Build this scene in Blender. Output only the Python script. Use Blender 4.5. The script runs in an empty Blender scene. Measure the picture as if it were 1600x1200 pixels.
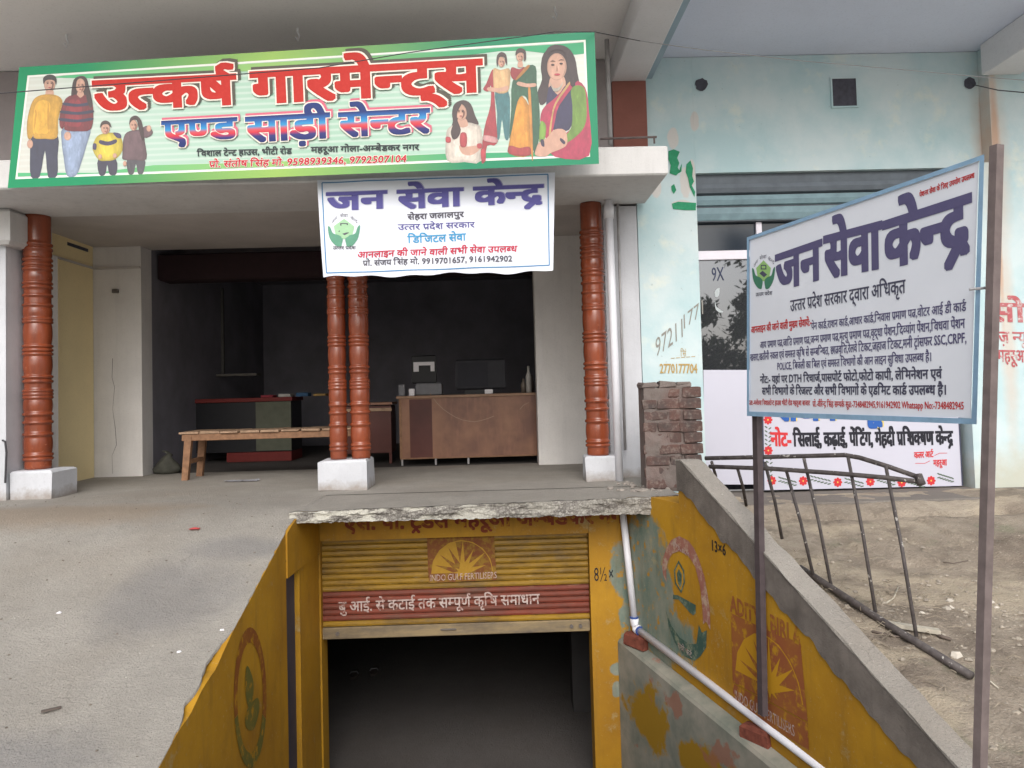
import bpy, math, random
import numpy as np
from mathutils import Vector, Matrix, noise
from mathutils.geometry import tessellate_polygon

sc = bpy.context.scene
COL = sc.collection
rad = math.radians

# ---------------------------------------------------------------- camera
CAM = Vector((0, 0, 0.8))
FPX, SHX = 1208.0, 37.0
R3 = (Matrix.Rotation(-rad(1), 3, 'Z') @ Matrix.Rotation(math.pi/2 + rad(2.2), 3, 'X') @ Matrix.Rotation(-rad(1.55), 3, 'Z'))
cd = bpy.data.cameras.new('camera'); cd.sensor_width = 36; cd.lens = 36*FPX/1600
cd.shift_y = -SHX/1600; cd.clip_start = 0.05; cd.clip_end = 600
cam = bpy.data.objects.new('camera', cd); COL.objects.link(cam)
cam.matrix_world = Matrix.Translation(CAM) @ R3.to_4x4()
sc.camera = cam

# ---------------------------------------------------------------- daylight: hazy overcast
w = bpy.data.worlds.new("World"); sc.world = w; w.use_nodes = True
nt = w.node_tree; bg = nt.nodes['Background']
sky = nt.nodes.new('ShaderNodeTexSky'); sky.sky_type = 'NISHITA'; sky.sun_disc = False
SUN_EL, SUN_AZ = rad(38), rad(178)     # azimuth clockwise from +Y: behind the camera, a little right
sky.sun_elevation = SUN_EL; sky.sun_rotation = SUN_AZ
sky.air_density = 1.0; sky.dust_density = 4.0; sky.ozone_density = 1.0
hs = nt.nodes.new('ShaderNodeHueSaturation'); hs.inputs['Saturation'].default_value = 0.42
nt.links.new(sky.outputs[0], hs.inputs['Color']); nt.links.new(hs.outputs[0], bg.inputs[0])
bg.inputs[1].default_value = 0.15
sl = bpy.data.lights.new('sun', 'SUN'); sl.energy = 0.95; sl.angle = rad(50); sl.color = (1, .985, .97)
so = bpy.data.objects.new('sun', sl); COL.objects.link(so)
sd = Vector((math.sin(SUN_AZ)*math.cos(SUN_EL), math.cos(SUN_AZ)*math.cos(SUN_EL), math.sin(SUN_EL)))
so.rotation_euler = sd.to_track_quat('Z', 'Y').to_euler(); so.location = (0, -8, 12)
vs = sc.view_settings; vs.view_transform = 'Standard'; vs.look = 'None'; vs.exposure = 0.32; vs.gamma = 1
vs.use_curve_mapping = False
sc.cycles.max_bounces = 6; sc.cycles.diffuse_bounces = 4

# ---------------------------------------------------------------- measuring helpers (photo pixel -> point on a real plane)
def ray(px, py):
    return R3 @ Vector(((px-800)/FPX, -(py-600+SHX)/FPX, -1.0))
def aty(px, py, Y):
    d = ray(px, py); return CAM + d*(Y/d.y)
def atz(px, py, z):
    d = ray(px, py); return CAM + d*((z-CAM.z)/d.z)
class Plane:
    """plane through p with normal n (pointing to the viewer)"""
    def __init__(s, p, n):
        s.p = Vector(p); s.n = Vector(n).normalized()
        if s.n.dot(CAM - s.p) < 0: s.n = -s.n
    def at(s, px, py, off=0.0):
        d = ray(px, py); q = s.p + s.n*off
        return CAM + d*(((q-CAM).dot(s.n))/d.dot(s.n))

# ---------------------------------------------------------------- colours and materials
def lin(c):
    c /= 255.0
    return c/12.92 if c <= .04045 else ((c+.055)/1.055)**2.4
def rgb(r, g, b): return (lin(r), lin(g), lin(b), 1)

class MatB:
    def __init__(s, name, rough=.8, spec=.3):
        s.m = bpy.data.materials.new(name); s.m.use_nodes = True
        s.t = s.m.node_tree; s.b = s.t.nodes['Principled BSDF']
        s.b.inputs['Roughness'].default_value = rough
        s.b.inputs['Specular IOR Level'].default_value = spec
        s.pos = s.t.nodes.new('ShaderNodeNewGeometry').outputs['Position']
    def n(s, typ, **kw):
        x = s.t.nodes.new(typ)
        for k, v in kw.items(): setattr(x, k, v)
        return x
    def lk(s, a, b): s.t.links.new(a, b)
    def scaled(s, v):
        x = s.n('ShaderNodeVectorMath', operation='MULTIPLY'); s.lk(s.pos, x.inputs[0]); x.inputs[1].default_value = v
        return x.outputs[0]
    def noise(s, scale, detail=5, rough=.6, stretch=None, dist=0):
        x = s.n('ShaderNodeTexNoise'); s.lk(s.scaled(stretch) if stretch else s.pos, x.inputs['Vector'])
        x.inputs['Scale'].default_value = scale; x.inputs['Detail'].default_value = detail
        x.inputs['Roughness'].default_value = rough; x.inputs['Distortion'].default_value = dist
        return x.outputs['Fac']
    def vor(s, scale, feature='F1', out='Distance', stretch=None):
        x = s.n('ShaderNodeTexVoronoi', feature=feature); s.lk(s.scaled(stretch) if stretch else s.pos, x.inputs['Vector'])
        x.inputs['Scale'].default_value = scale
        return x.outputs[out]
    def ramp(s, fac, lo, hi, a=0.0, b=1.0):
        x = s.n('ShaderNodeMapRange'); x.inputs[1].default_value = lo; x.inputs[2].default_value = hi
        x.inputs[3].default_value = a; x.inputs[4].default_value = b; s.lk(fac, x.inputs[0]); return x.outputs[0]
    def math(s, op, a, b):
        x = s.n('ShaderNodeMath', operation=op)
        for i, v in enumerate((a, b)):
            if isinstance(v, (int, float)): x.inputs[i].default_value = v
            else: s.lk(v, x.inputs[i])
        return x.outputs[0]
    def mix(s, fac, a, b):
        x = s.n('ShaderNodeMix', data_type='RGBA')
        for i, v in ((0, fac), (6, a), (7, b)):
            if isinstance(v, (int, float, tuple)): x.inputs[i].default_value = v
            else: s.lk(v, x.inputs[i])
        return x.outputs[2]
    def blobs(s, lst, edge=.12, amp=1.0, scale=6):
        """mask of worn patches: ellipsoids (cx,cy,cz,rx,ry,rz) with an edge broken up by noise"""
        acc = None
        for (cx, cy, cz, rx, ry, rz) in lst:
            a = s.n('ShaderNodeVectorMath', operation='SUBTRACT'); s.lk(s.pos, a.inputs[0]); a.inputs[1].default_value = (cx, cy, cz)
            b = s.n('ShaderNodeVectorMath', operation='DIVIDE'); s.lk(a.outputs[0], b.inputs[0]); b.inputs[1].default_value = (rx, ry, rz)
            c = s.n('ShaderNodeVectorMath', operation='LENGTH'); s.lk(b.outputs[0], c.inputs[0])
            acc = c.outputs['Value'] if acc is None else s.math('MINIMUM', acc, c.outputs['Value'])
        nz = s.math('MULTIPLY', s.math('SUBTRACT', s.noise(scale, 7, .65), .5), 2*amp)
        return s.ramp(s.math('ADD', acc, nz), 1-edge, 1+edge, 1, 0)
    def color(s, c):
        if isinstance(c, tuple): s.b.inputs['Base Color'].default_value = c
        else: s.lk(c, s.b.inputs['Base Color'])
    def bump(s, h, strength=.3, dist=.01, prev=None):
        x = s.n('ShaderNodeBump'); x.inputs['Strength'].default_value = strength; x.inputs['Distance'].default_value = dist
        s.lk(h, x.inputs['Height'])
        s.lk(x.outputs[0], s.b.inputs['Normal']); return x
def dark(c, k): return (c[0]*k, c[1]*k, c[2]*k, 1)

def plaster(name, base, dirt=.75, mott=3.0, rough=.85, streak=0.0, bump=.25, warm=None):
    m = MatB(name, rough)
    c = m.mix(m.ramp(m.noise(mott, 6), .35, .7), base, dark(base, dirt))
    if warm: c = m.mix(m.ramp(m.noise(mott*.45, 4), .45, .75, 0, .7), c, warm)
    if streak: c = m.mix(m.ramp(m.noise(4, 5, .6, (4, 4, .35)), .5, .8, 0, streak), c, dark(base, .45))
    c = m.mix(m.ramp(m.noise(60, 3), .55, .8, 0, .35), c, dark(base, .6))
    m.color(c); m.bump(m.math('ADD', m.noise(25, 6), m.noise(140, 3)), bump, .006)
    return m
def simple(name, base, rough=.6, var=.8, scale=12, spec=.3, bump=0, metal=0):
    m = MatB(name, rough, spec); m.b.inputs['Metallic'].default_value = metal
    m.color(m.mix(m.ramp(m.noise(scale, 5), .35, .7), base, dark(base, var)))
    if bump: m.bump(m.noise(scale*4, 4), bump, .003)
    return m
def ink(name, c, fade=.25):
    m = MatB(name, .6, .2)
    m.color(m.mix(m.ramp(m.noise(35, 5), .45, .8, 0, fade), c, (min(1, c[0]*1.6+.05), min(1, c[1]*1.6+.05), min(1, c[2]*1.6+.05), 1)))
    return m.m

def wallink(name, c, wall, wear=.5, sc=16):
    m = MatB(name, .7, .2)
    k = m.ramp(m.noise(sc, 7, .7), .62-.18*wear, .70-.12*wear)
    x = m.mix(m.ramp(m.noise(5, 4), .35, .7), c, tuple(.75*c[i]+.25*wall[i] for i in range(3))+(1,))
    m.color(m.mix(k, x, wall)); return m.m
M = {}
# ---------------------------------------------------------------- object helpers
def root(name, label, cat, loc, group=None):
    o = bpy.data.objects.new(name, None); COL.objects.link(o); o.location = loc; o.empty_display_size = .1
    o['label'] = label; o['category'] = cat
    if group: o['group'] = group
    return o
def wloc(o):
    v = Vector((0, 0, 0))
    while o is not None: v += o.location; o = o.parent
    return v
def link(name, me, parent=None):
    o = bpy.data.objects.new(name, me); COL.objects.link(o)
    if parent is not None: o.parent = parent
    return o
def matof(m): return m.m if isinstance(m, MatB) else m
def build(name, vs, fs, mat, parent=None, smooth=False, label=None):
    off = wloc(parent) if parent is not None else Vector((0, 0, 0))
    me = bpy.data.meshes.new(name)
    me.from_pydata([(v[0]-off[0], v[1]-off[1], v[2]-off[2]) for v in vs], [], fs); me.materials.append(matof(mat))
    if smooth: me.polygons.foreach_set('use_smooth', [True]*len(me.polygons))
    o = link(name, me, parent)
    if label: o['label'] = label
    return o
def solo(name, vs, fs, mat, label, cat, loc, group=None, smooth=False):
    """a thing that is one mesh, its origin at its base"""
    me = bpy.data.meshes.new(name); l = loc
    me.from_pydata([(v[0]-l[0], v[1]-l[1], v[2]-l[2]) for v in vs], [], fs); me.materials.append(matof(mat))
    if smooth: me.polygons.foreach_set('use_smooth', [True]*len(me.polygons))
    o = link(name, me); o.location = loc; o['label'] = label; o['category'] = cat
    if group: o['group'] = group
    return o
def struct(name, vs, fs, mat, smooth=False, kind='structure'):
    o = build(name, vs, fs, mat, None, smooth); o['kind'] = kind; return o

class G:
    """a small mesh collector"""
    def __init__(s): s.v = []; s.f = []
    def add(s, vs, fs):
        k = len(s.v); s.v += [tuple(v) for v in vs]; s.f += [tuple(i+k for i in f) for f in fs]; return s
    def hexa(s, p):   # 8 points: bottom 4 (ccw), top 4
        return s.add(p, [(3,2,1,0), (4,5,6,7), (0,1,5,4), (1,2,6,5), (2,3,7,6), (3,0,4,7)])
    def box(s, x0, x1, y0, y1, z0, z1, j=0, bev=0):
        r = lambda: random.uniform(-j, j)
        if bev:
            b = bev; vs = []; 
            for (z, i) in ((z0, b), (z0+b, 0), (z1-b, 0), (z1, b)):
                vs += [(x0+i, y0+i, z), (x1-i, y0+i, z), (x1-i, y1-i, z), (x0+i, y1-i, z)]
            fs = [(3,2,1,0), (12,13,14,15)]
            for k in range(3):
                for q in range(4): fs.append((4*k+q, 4*k+(q+1) % 4, 4*k+4+(q+1) % 4, 4*k+4+q))
            if j: vs = [(a+r(), c+r(), d+r()) for a, c, d in vs]
            return s.add(vs, fs)
        return s.hexa([(x+r(), y+r(), z+r()) for z in (z0, z1) for x, y in ((x0,y0),(x1,y0),(x1,y1),(x0,y1))])
    def tube(s, pts, r, n=8, r2=None, cap=True):
        pts = [Vector(p) for p in pts]; k = len(s.v); m = len(pts)
        for i, p in enumerate(pts):
            d = (pts[min(i+1, m-1)]-pts[max(i-1, 0)]).normalized()
            u = d.cross(Vector((0, 0, 1)) if abs(d.z) < .9 else Vector((1, 0, 0))).normalized(); q = d.cross(u)
            rr = r if r2 is None else r+(r2-r)*i/(m-1)
            for a in range(n):
                t = 2*math.pi*a/n; s.v.append(tuple(p+u*(rr*math.cos(t))+q*(rr*math.sin(t))))
        for i in range(m-1):
            for a in range(n):
                b = (a+1) % n; s.f.append((k+i*n+a, k+i*n+b, k+(i+1)*n+b, k+(i+1)*n+a))
        if cap:
            s.f.append(tuple(k+a for a in range(n))[::-1]); s.f.append(tuple(k+(m-1)*n+a for a in range(n)))
        return s
    def bar(s, a, b, w, h=None, up=(0, 0, 1)):
        a = Vector(a); b = Vector(b); h = h or w; d = (b-a).normalized()
        u = d.cross(Vector(up)); u = u.normalized() if u.length > .01 else Vector((1, 0, 0)); q = u.cross(d)
        P = []
        for p in (a, b):
            for i, k in ((-1,-1),(1,-1),(1,1),(-1,1)): P.append(p+u*(i*w/2)+q*(k*h/2))
        return s.hexa(P)
    def lathe(s, x, y, prof, n=32):
        k = len(s.v)
        for r, z in prof:
            for a in range(n):
                t = 2*math.pi*a/n; s.v.append((x+r*math.cos(t), y+r*math.sin(t), z))
        for i in range(len(prof)-1):
            for a in range(n):
                b = (a+1) % n; s.f.append((k+i*n+a, k+i*n+b, k+(i+1)*n+b, k+(i+1)*n+a))
        s.f.append(tuple(k+a for a in range(n))[::-1]); s.f.append(tuple(k+(len(prof)-1)*n+a for a in range(n)))
        return s
    def prism(s, A, B):
        n = len(A); return s.add(list(A)+list(B), [tuple(range(n))[::-1], tuple(range(n, 2*n))] + [(i, (i+1) % n, n+(i+1) % n, n+i) for i in range(n)])
    def grid(s, fn, nu, nv):
        k = len(s.v)
        for j in range(nv+1):
            for i in range(nu+1): s.v.append(tuple(fn(i/nu, j/nv)))
        for j in range(nv):
            for i in range(nu):
                a = k+j*(nu+1)+i; s.f.append((a, a+1, a+nu+2, a+nu+1))
        return s
    def out(s, name, mat, parent, **kw): return build(name, s.v, s.f, mat, parent, **kw)
    def one(s, name, mat, label, cat, loc, **kw): return solo(name, s.v, s.f, mat, label, cat, loc, **kw)

def smoothpoly(pts, n=4):
    out = []; m = len(pts)
    for i in range(m):
        p0, p1, p2, p3 = pts[i-1], pts[i], pts[(i+1) % m], pts[(i+2) % m]
        for k in range(n):
            t = k/n
            out.append(tuple(.5*((2*p1[a])+(-p0[a]+p2[a])*t+(2*p0[a]-5*p1[a]+4*p2[a]-p3[a])*t*t+(-p0[a]+3*p1[a]-3*p2[a]+p3[a])*t**3) for a in (0, 1)))
    return out
def ell(cx, cy, rx, ry, n=18, rot=0):
    c, s_ = math.cos(rot), math.sin(rot)
    return [(cx+rx*math.cos(t)*c-ry*math.sin(t)*s_, cy+rx*math.cos(t)*s_+ry*math.sin(t)*c) for t in [2*math.pi*i/n for i in range(n)]]
def flat(poly, to3d):
    """2D polygon -> mesh data on a surface"""
    tri = tessellate_polygon([[Vector((p[0], p[1], 0)) for p in poly]])
    return [to3d(p) for p in poly], [tuple(t) for t in tri]

# ---------------------------------------------------------------- Devanagari lettering (shaped here: half forms, reph, rakar, vowel order)
_gc = {}
def _raw(s_):
    c = bpy.data.curves.new('glyph', 'FONT'); c.body = s_; c.resolution_u = 2
    o = bpy.data.objects.new('glyph', c)
    me = bpy.data.meshes.new_from_object(o)
    vs = [(v.co.x, v.co.y) for v in me.vertices]
    me.calc_loop_triangles(); fs = [tuple(t.vertices) for t in me.loop_triangles]
    bpy.data.objects.remove(o); bpy.data.curves.remove(c); bpy.data.meshes.remove(me)
    return vs, fs
_bar = min(v[0] for v in _raw('|')[0])
def glyph(ch):
    if ch not in _gc:
        if ch == ' ': _gc[ch] = ([], [], .26)
        else:
            vs, fs = _raw(ch)
            vb, _ = _raw(ch+'|')
            bw = max(v[0] for v in _raw('|')[0]) - _bar
            adv = max(v[0] for v in vb) - bw - _bar
            _gc[ch] = (vs, fs, adv)
    return _gc[ch]
_k = glyph('\u0928')[0]
HEAD = max(v[1] for v in _k)                       # top of the head line
STEMS = set('खगघचजझञणतथधनपबभमयलवशषस')
MARK0 = set('ुूृेैंँॅॉः़्')
def stem_x(ch):
    vs, fs, adv = glyph(ch)
    xs = [v[0] for v in vs if abs(v[1]) < .02 and v[0] > adv*.4]
    return (min(x for x in xs if x > max(xs)-.12), max(xs)) if xs else (adv*.8, adv*.9)
def clip(vs, fs, xm):
    nv, nf = [], []
    for f in fs:
        poly = [vs[i] for i in f]; out = []
        for i in range(len(poly)):
            a, b = poly[i-1], poly[i]
            ia, ib = a[0] <= xm, b[0] <= xm
            if ia != ib:
                t = (xm-a[0])/(b[0]-a[0]); out.append((xm, a[1]+t*(b[1]-a[1])))
            if ib: out.append(b)
        if len(out) >= 3:
            k = len(nv); nv += out; nf += [(k, k+i, k+i+1) for i in range(1, len(out)-1)]
    return nv, nf
def stroke(pts, w):
    L, Rr = [], []
    for i, p in enumerate(pts):
        a = pts[max(i-1, 0)]; b = pts[min(i+1, len(pts)-1)]
        dx, dy = b[0]-a[0], b[1]-a[1]; l = math.hypot(dx, dy) or 1
        L.append((p[0]-dy/l*w/2, p[1]+dx/l*w/2)); Rr.append((p[0]+dy/l*w/2, p[1]-dx/l*w/2))
    n = len(pts); return L+Rr, [(i, i+1, n+i+1, n+i) for i in range(n-1)]
HAL = '\u094d'
def shape(text):
    """-> (verts, faces, width); baseline y=0, head line y=HEAD"""
    V, F = [], []; x = 0.0
    cnt = [0]
    def put(vs, fs, dx, dy=0, sx=1):
        cnt[0] += 1; lf = (cnt[0] % 4)*.00003
        k = len(V); V.extend([(v[0]*sx+dx, v[1]*sx+dy, lf) for v in vs]); F.extend([tuple(i+k for i in f) for f in fs])
    i = 0; n = len(text)
    iscons = lambda c: 'क' <= c <= 'ह' or c in 'क़ख़ग़ज़ड़ढ़फ़'
    while i < n:
        ch = text[i]
        if not iscons(ch):
            vs, fs, a = glyph(ch); put(vs, fs, x); x += a; i += 1; continue
        cons = []; 
        while i < n and iscons(text[i]):
            c = text[i]; i += 1
            if i < n and text[i] == '\u093c': c += text[i]; i += 1
            cons.append(c)
            if i < n and text[i] == HAL:
                i += 1
                if i < n and iscons(text[i]): continue
                cons.append(HAL)
            break
        mats = []
        while i < n and text[i] in 'ािीुूृेैोौंँॅॉः': mats.append(text[i]); i += 1
        reph = len(cons) > 1 and cons[0] == 'र' and cons[1] != HAL
        if reph: cons = cons[1:]
        if 'ि' in mats:
            vs, fs, a = glyph('ि'); put(vs, fs, x)
            put(*stroke([(x-.02, HEAD-.033), (x+a, HEAD-.033)], .066), 0)
            x += a-.09; mats.remove('ि')
        sx0 = sx1 = x
        k = 0
        while k < len(cons):
            c = cons[k]
            if c == HAL:
                vs, fs, a = glyph(HAL); put(vs, fs, x); k += 1; continue
            nxt = cons[k+1] if k+1 < len(cons) else None
            vs, fs, a = glyph(c[0])
            full = nxt is None or nxt == HAL or nxt == 'र' 
            if full or (c[0] not in STEMS and c[0] not in 'कफ'):
                put(vs, fs, x)
                if len(c) > 1:
                    put(*flat(ell(x+a*.45, -.13, .045, .045, 8), lambda p: p), 0)
                s0, s1 = stem_x(c[0]) if c[0] in STEMS else (a*.52, a*.6)
                if c[0] == 'क': s0, s1 = a*.42, a*.5
                sx0, sx1 = x+s0, x+s1
                if nxt == 'र':
                    if c[0] in 'टठडढछ':
                        m_ = x+a*.5
                        put(*stroke([(m_-.15, -.2), (m_, -.03), (m_+.15, -.2)], .06), 0)
                    elif c[0] == 'द':
                        put(*stroke([(x+a*.62, .05), (x+a*.25, -.18)], .065), 0)
                    else:
                        put(*stroke([(sx0+.01, .24), (sx0-.1, .17), (sx0-.22, .03)], .06), 0)
                    k += 1
                elif not full:
                    put(glyph(HAL)[0], glyph(HAL)[1], x+a)
                x += a
            else:
                s0 = stem_x(c[0])[0]-.005 if c[0] in STEMS else a*.80
                if c[0] in 'गण' : s0 = stem_x(c[0])[0]-.03
                hv, hf = clip(vs, fs, s0); put(hv, hf, x); x += s0+.004
            k += 1
        topm = False
        for m_ in mats:
            vs, fs, a = glyph(m_)
            put(vs, fs, x)
            if m_ in 'ाीोौ': sx0, sx1 = x+a*.4, x+a*.55
            x += a if a > .06 else 0
        if reph:
            c_ = (sx0+sx1)/2
            put(*stroke([(c_+.02, HEAD-.03), (c_-.09, HEAD+.07), (c_-.10, HEAD+.16), (c_-.02, HEAD+.22), (c_+.1, HEAD+.18)], .06), 0)
    return V, F, x

def letter(parent, name, text, mat, surf, a, b, h, off=.002, bold=0.0, label=None, shift=(0, 0), warp=None, lean=0.0, by=1.0):
    """write text along the head line from pixel a to pixel b of the photo, h pixels from head line to baseline,
    on a real plane (surf.at(px,py)); bold thickens every stroke"""
    V, F, W = shape(text)
    x0 = min(v[0] for v in V); x1 = max(v[0] for v in V)
    A = surf.at(*a); B = surf.at(*b); mx, my = (a[0]+b[0])/2, (a[1]+b[1])/2
    U = (B-A)/(x1-x0)
    C0 = surf.at(mx, my); C1 = surf.at(mx, my+h)
    Dn = (C1-C0)
    if lean is not None and abs(surf.n.z) < .5: Dn = Vector((0, 0, -Dn.length)); Dn = Dn - surf.n*Dn.dot(surf.n)
    Dn = Dn/HEAD
    n = surf.n; g = G(); eu, ed = U.length, Dn.length
    reps = [(0, 0)]
    if bold > .038: reps += [(i*.5, j*.5) for i in range(-2, 3) for j in range(-2, 3) if (i or j) and (abs(i) == 2 or abs(j) == 2 or i*j)]
    elif bold: reps += [(-1, -1), (0, -1), (1, -1), (-1, 0), (1, 0), (-1, 1), (0, 1), (1, 1)]
    for q, (dx, dy) in enumerate(reps):
        pts = []
        for v in V:
            p = A + U*(v[0]-x0+dx*bold*ed/eu if bold else v[0]-x0) + Dn*(HEAD-v[1]+dy*bold*by) + n*(off+q*(.00013 if len(reps) < 12 else .00007)+v[2])
            p = p + U*(lean*(v[1]-HEAD/2)) if lean else p
            pts.append(p)
        if shift != (0, 0): pts = [p+U.normalized()*shift[0]-Dn.normalized()*shift[1] for p in pts]
        if warp: pts = [warp(p) for p in pts]
        g.add(pts, F)
    return g.out(name, mat, parent, label=label)

# ================================================================ materials of the place
WHITE = rgb(228, 228, 226)
M['white'] = plaster('white_wash', rgb(204, 206, 211), .86, 3, streak=.14)
M['canopy'] = plaster('canopy_paint', rgb(208, 207, 206), .88, 2.2, streak=.25)
M['porchceil'] = plaster('porch_ceiling_paint', rgb(196, 190, 186), .85, 2)
M['shopwall'] = plaster('shop_wall_paint', rgb(222, 219, 216), .88, 2.5, streak=.15)
M['ceil'] = plaster('slab_soffit', rgb(244, 241, 238), .94, 1.2)
M['ceilblue'] = plaster('slab_soffit_bluish', rgb(222, 229, 246), .93, 1.1)
M['upperwall'] = plaster('upper_wall_grey', rgb(168, 160, 160), .8, 1.5)
M['beam'] = plaster('beam_plaster', rgb(224, 224, 226), .9, 2)
M['ochre'] = plaster('cream_yellow_paint', rgb(240, 222, 174), .92, 1.6)
M['redpaint'] = plaster('brown_red_paint', rgb(150, 98, 88), .8, 3)
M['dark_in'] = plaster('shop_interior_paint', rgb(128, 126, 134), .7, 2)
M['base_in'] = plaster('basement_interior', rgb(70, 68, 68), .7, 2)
M['concrete'] = None
def concrete(name, base, pit=.5, seed=0):
    m = MatB(name, .92, .2)
    c = m.mix(m.ramp(m.noise(1.1, 6, .6), .35, .68), base, dark(base, .8))
    c = m.mix(m.ramp(m.noise(.55, 4), .5, .75, 0, .5), c, (base[0]*.95, base[1]*.86, base[2]*.76, 1))
    c = m.mix(m.ramp(m.noise(9, 6, .7), .55, .75, 0, .4), c, dark(base, .6))
    c = m.mix(m.ramp(m.noise(45, 4, .7, (1, .45, 1)), .6, .72, 0, pit), c, dark(base, .4))
    c = m.mix(m.ramp(m.noise(70, 2, .5), .68, .74, 0, .5), c, (min(1, base[0]*1.7), min(1, base[1]*1.7), min(1, base[2]*1.7), 1))
    c = m.mix(m.ramp(m.noise(3.2, 8, .72), .42, .62, .35, 0), c, dark(base, .68))
    c = m.mix(m.ramp(m.noise(120, 3, .6), .56, .66, 0, .45), c, dark(base, .55))
    wv = m.n('ShaderNodeVectorMath', operation='ADD'); m.lk(m.pos, wv.inputs[0])
    nn = m.n('ShaderNodeTexNoise'); nn.inputs['Scale'].default_value = 3; nn.inputs['Detail'].default_value = 6; m.lk(m.pos, nn.inputs['Vector']); 
    s2 = m.n('ShaderNodeVectorMath', operation='SCALE'); m.lk(nn.outputs['Color'], s2.inputs[0]); s2.inputs['Scale'].default_value = .5; m.lk(s2.outputs[0], wv.inputs[1])
    vv = m.n('ShaderNodeTexVoronoi', feature='DISTANCE_TO_EDGE'); m.lk(wv.outputs[0], vv.inputs['Vector']); vv.inputs['Scale'].default_value = .8
    ck = m.math('MULTIPLY', m.ramp(vv.outputs['Distance'], .001, .004, 1, 0), m.ramp(m.noise(.8, 3), .56, .62, 0, .22))
    c = m.mix(ck, c, dark(base, .35))
    h = m.math('ADD', m.noise(14, 6, .7), m.math('MULTIPLY', m.noise(90, 4), .9))
    h = m.math('SUBTRACT', h, m.math('MULTIPLY', ck, .6))
    m.color(c); m.bump(h, .8, .015); return m
M['apron'] = concrete('apron_concrete', rgb(164, 159, 151), .5)
M['porchfloor'] = concrete('porch_concrete', rgb(138, 131, 124), .3)

def stain(m, lst, col, amount, edge=.35, amp=.6, scale=4):
    inp = m.b.inputs['Base Color']; src = inp.links[0].from_socket
    k = m.math('MULTIPLY', m.blobs(lst, edge, amp, scale), amount)
    m.color(m.mix(k, src, col))
stain(M['apron'], [(-1.95, 4.55, -.4, .35, .35, .5), (-2.3, 3.4, -.7, .5, .2, .5), (-1.7, 5.0, -.2, .3, .12, .4), (-3.4, 4.2, -.5, .5, .25, .5)], rgb(110, 110, 114), .4)
stain(M['apron'], [(-3.2, 5.7, 0, .9, .35, .5), (-2.2, 3.0, -.8, .4, .15, .4)], rgb(150, 134, 116), .6)
_sx = M['apron'].n('ShaderNodeVectorMath', operation='MULTIPLY'); 
for _k in ('white',):
    m = M[_k]; sxx = m.n('ShaderNodeSeparateXYZ'); m.lk(m.pos, sxx.inputs[0])
    low = m.ramp(m.math('ADD', sxx.outputs[2], m.math('MULTIPLY', m.math('SUBTRACT', m.noise(9, 6, .7), .5), .22)), .0, .09, .75, 0)
    m.color(m.mix(low, m.b.inputs['Base Color'].links[0].from_socket, rgb(140, 128, 116)))
M['shopfloor'] = concrete('shop_floor_cement', rgb(96, 92, 90), .2)
M['stair'] = concrete('stair_cement', rgb(120, 116, 112), .4)

m = MatB('broken_slab_edge', .95, .2)          # pebbly broken edge with flakes of pale paint
agg = m.vor(48, 'F1', 'Color'); cr = m.vor(48, 'DISTANCE_TO_EDGE')
sep = m.n('ShaderNodeSeparateColor'); m.lk(agg, sep.inputs[0])
c = m.mix(sep.outputs[0], rgb(116, 112, 107), rgb(156, 152, 145))
c = m.mix(m.ramp(cr, .02, .10, .8, 0), c, rgb(100, 94, 88))
flake = m.ramp(m.noise(5, 6, .6, (1, 1, 2.5)), .47, .53)
lft = m.n('ShaderNodeSeparateXYZ'); m.lk(m.pos, lft.inputs[0])
flake = m.math('MULTIPLY', flake, m.ramp(lft.outputs[0], -.9, .5, 1, .25))
c = m.mix(flake, c, rgb(186, 183, 172))
m.color(c); m.bump(m.math('ADD', m.ramp(cr, 0, .12), m.noise(40, 5)), .5, .008); M['edge'] = m

def yellow_wall(name, patches, lower=None, greys=(), seed=6):
    m = MatB(name, .62, .3)
    base = rgb(184, 138, 36)
    c = m.mix(m.ramp(m.noise(1.7, 5), .35, .7), base, rgb(156, 112, 32))
    c = m.mix(m.ramp(m.noise(6, 6, .7), .55, .75, 0, .45), c, rgb(140, 104, 42))
    if patches:
        k = m.blobs(patches, .1, .9, seed)
        g = m.mix(m.ramp(m.noise(5, 6, .7, (1, 1, .5)), .35, .65), rgb(96, 118, 108), rgb(140, 142, 128))
        g = m.mix(m.ramp(m.noise(14, 5), .58, .66), g, rgb(170, 128, 44))
        c = m.mix(k, c, g)
    if greys:
        k = m.blobs(greys, .14, .8, 5)
        g = m.mix(m.ramp(m.noise(7, 6), .35, .65), rgb(118, 108, 102), rgb(74, 68, 66))
        c = m.mix(k, c, g)
    c = m.mix(m.ramp(m.noise(50, 4), .62, .75, 0, .4), c, rgb(190, 176, 140))
    c = m.mix(m.ramp(m.noise(5, 6, .65, (2.2, 2.2, .3)), .52, .78, 0, .5), c, rgb(118, 92, 48))
    c = m.mix(m.ramp(m.noise(3.4, 8, .75), .60, .68, 0, .55), c, rgb(172, 158, 118))
    c = m.mix(m.ramp(m.noise(11, 8, .75), .66, .70, 0, .7), c, rgb(128, 132, 112))
    m.color(c); m.bump(m.noise(22, 6), .3, .006)
    return m
M['yellow_front'] = yellow_wall('yellow_paint_front', [(.90, 5.97, -.62, .10, .2, .20), (.95, 5.97, -1.45, .05, .2, .5), (.84, 5.97, -1.35, .05, .2, .05), (.84, 5.97, -1.5, .04, .2, .06), (.95, 5.97, -1.0, .07, .2, .2)], seed=7)
M['yellow_left'] = yellow_wall('yellow_paint_left', [])
M['yellow_right'] = yellow_wall('yellow_paint_right', [(1.02, 5.75, -.55, .16, .55, .42), (1.08, 5.5, -.95, .2, .5, .22)], seed=4)
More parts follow.
